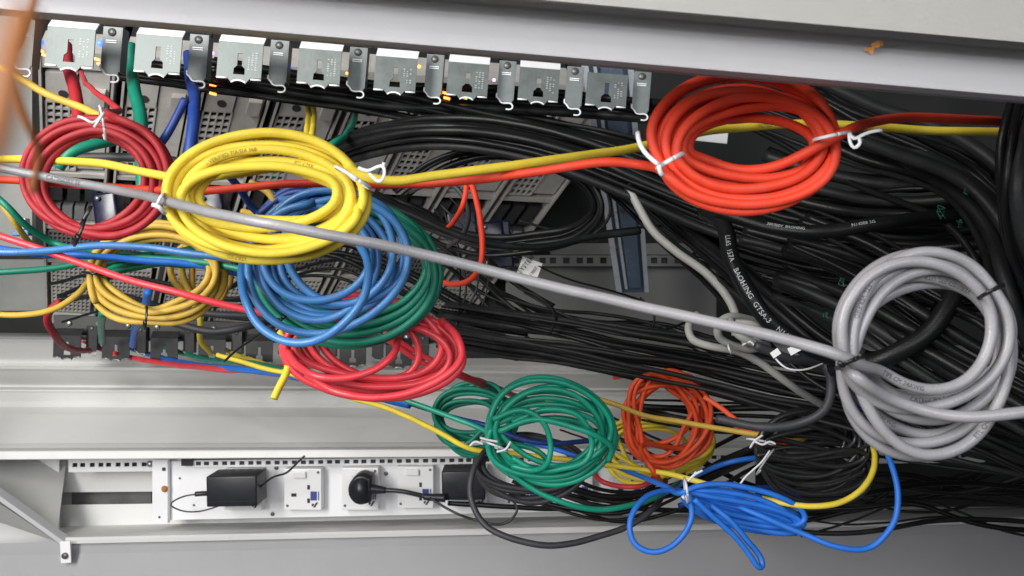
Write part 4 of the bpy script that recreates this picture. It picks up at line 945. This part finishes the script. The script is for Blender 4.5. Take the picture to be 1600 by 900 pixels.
for (x, y, s_) in ((1470, 330, 6), (1500, 350, 4), (1508, 300, 3), (1316, 440, 4), (1510, 592, 5), (1290, 490, 4)):
    bm = bmesh.new(); rn = random.Random(x)
    for k in range(5):
        q = [(x + rn.uniform(-s_, s_) * 1.3, y + rn.uniform(-s_, s_) * 2, .5 + rn.uniform(-.005, .005)) for _ in range(3)]
        tube(bm, cable_path(q), .0004, 5)
    tag(obj('wire_scrap', bm, M['scrap'], None, True), 'small scrap of green wire caught among black cables', 'wire scrap', 'green wire scraps among the black cables')
# thin drooping wires near the tag
cable(bc1, [(800, 395, .93), (850, 420, .92), (900, 440, .92), (960, 455, .93), (1000, 470, .95)], .0013, 'black', 'thin black wire passing the paper tag')
cable(bc1, [(810, 450, .95), (850, 470, .94), (868, 495, .94), (860, 520, .95)], .0016, 'black2', 'thin black wire hanging under the paper tag')
cable(bc1, [(820, 458, .96), (880, 490, .94), (940, 515, .93), (1000, 524, .93), (1060, 508, .94), (1090, 495, .96)], .0017, 'black2', 'thin sagging wire in front of the grey painted plate')
cable(bc1, [(1000, 465, .97), (1022, 490, .96), (1018, 515, .96), (1000, 530, .97)], .0014, 'black2', 'short thin wire hanging from the slide rail foot')
# blurred orange thing at the left margin
cable('network_cable', [(40, 20, .030), (26, 70, .029), (14, 130, .028), (4, 200, .028), (-36, 290, .028)], .0005, 'amber', 'blurred orange cable hanging close to the lens at the left margin', step=.001)
cable('network_cable', [(60, -20, .085), (40, 60, .085), (16, 110, .08), (40, 190, .08), (60, 240, .085), (50, 300, .09)], .0004, 'amber', 'thin blurred orange strand close to the lens at the left margin', step=.001)

# darker clutter in front of the servers, behind the coils
bundle([(360, 440, 1.18), (450, 400, 1.12), (540, 395, 1.10), (640, 440, 1.10), (730, 490, 1.10), (820, 520, 1.08)], 7, 10, 52, .03, .0042, 'black', 'black cable tangled behind the light blue and deep green coils', 'black cables behind the blue and green coils', 120, (1, 1), 14)
bundle([(90, 470, 1.30), (180, 455, 1.25), (270, 470, 1.22), (360, 480, 1.2), (460, 470, 1.18)], 4, 8, 26, .03, .0040, 'black2', 'dark cable lying behind the mustard coil', 'dark cables behind the mustard coil', 121, (1, 1), 9)
bundle([(560, 330, 1.12), (640, 350, 1.1), (720, 400, 1.1), (790, 460, 1.1), (850, 500, 1.08)], 4, 8, 40, .03, .0030, 'black2', 'thin dark cable slanting behind the orange wire loop', 'thin dark cables behind the orange wire loop', 122, (1, 1), 12)
bundle([(690, 330, 1.02), (730, 380, 1.02), (745, 440, 1.04), (730, 520, 1.08)], 3, 16, 26, .02, .0016, 'charcoal', 'fine dark wire hanging behind the orange wire loop', 'fine dark wires behind the orange wire loop', 123, (1, 1), 12)
cable('power_cable', [(100, 246, .90), (180, 245, .9), (250, 249, .9), (330, 262, .92)], .0052, 'charcoal', 'charcoal cable passing behind the upper part of the red coil')
cable('network_cable', [(92, 262, .80), (110, 240, .80), (145, 226, .81), (185, 218, .83)], .0058, 'dgreen', 'dark green cable showing through the top of the red coil')
for (x, d, h, lb) in ((165, 1.02, 60, 'dark blue connector hood seen through the red coil'), (330, 1.04, 40, 'dark blue connector hood above the steel blue cable, behind the yellow coil'), (770, 1.10, 46, 'dark blue connector hood right of the orange wire loop')):
    root = thing('connector_hood', lb, 'connector', P(x, 320, d))
    y0 = 300 if x < 700 else 345
    bm = bmesh.new(); pbox(bm, x - 20, y0, x + 18, y0 + h, d, .03, .12, .004); obj('shell', bm, M['clearp'], root, True)
    bm = bmesh.new(); disc(bm, P(x - 12, y0 + 10, d - .001), .003, .003); obj('thumb_screw', bm, M['screw'], root, True); bm = bmesh.new(); disc(bm, P(x - 10, y0 + h - 8, d - .001), .003, .003); obj('thumb_screw', bm, M['screw'], root, True)
root = thing('network_plug', 'clear network plug with a pale blue end at the left edge beside the red coil', 'plug', P(35, 355, .72))
bm = bmesh.new(); pbox(bm, 24, 341, 40, 358, .74, .008, .1, .001); obj('body', bm, M['lab'], root)
bm = bmesh.new(); pbox(bm, 18, 359, 44, 368, .735, .012, .05, .001); obj('contact_end', bm, M['steel'], root)
rn = random.Random(8)
for k in range(9):      # bits of pale hardware glinting between the black cables
    pass

cable('network_cable', [(430, 330, .60), (396, 370, .56), (379, 415, .53), (382, 465, .51), (405, 508, .50), (445, 532, .495), (490, 533, .49), (535, 508, .49), (568, 465, .49), (575, 420, .50), (560, 380, .53), (530, 340, .58)], .0028, 'steel', 'light blue strand hanging lowest in front of the deep green coil')
cable('network_cable', [(600, 470, .70), (617, 505, .64), (622, 532, .59), (615, 555, .57), (590, 575, .565), (545, 590, .56), (500, 590, .56), (470, 575, .57), (450, 550, .59)], .0028, 'pink', 'bright red strand looping down inside the bright red coil')
cable('network_cable', [(690, 500, .60), (716, 530, .57), (722, 555, .565), (705, 580, .56), (660, 606, .56), (590, 622, .56), (530, 612, .565), (480, 585, .58)], .0028, 'pink', 'bright red strand crossing over the right side of the bright red coil')

bundle([(800, 745, 1.16), (880, 775, 1.14), (960, 795, 1.1), (1040, 775, 1.06), (1110, 738, 1.02), (1180, 705, .95), (1260, 680, .92), (1360, 670, .9)], 6, 6, 20, .03, .0042, 'black', 'black cable rising between the blue coil and the thin black coil', 'black cables rising between the blue and black coils', 130, (1, 1), 9)
bundle([(880, 650, 1.2), (950, 675, 1.16), (1010, 700, 1.13), (1080, 730, 1.1), (1150, 770, 1.08), (1240, 800, 1.08), (1330, 806, 1.06), (1480, 790, 1.06), (1660, 800, 1.04)], 3, 6, 34, .03, .0036, 'black2', 'dark cable passing behind the bright blue coil', 'dark cables behind the bright blue coil', 131, (1, 1), 10)
cable('network_cable', [(1040, 770, .95), (1090, 742, .93), (1140, 722, .90), (1185, 716, .90), (1230, 730, .92)], .0030, 'blue', 'blue strand arching above the tie of the bright blue coil')
cable('network_cable', [(1060, 790, .9), (1130, 770, .88), (1200, 762, .88), (1250, 775, .9)], .0030, 'navy2', 'darker blue strand above the bright blue coil')
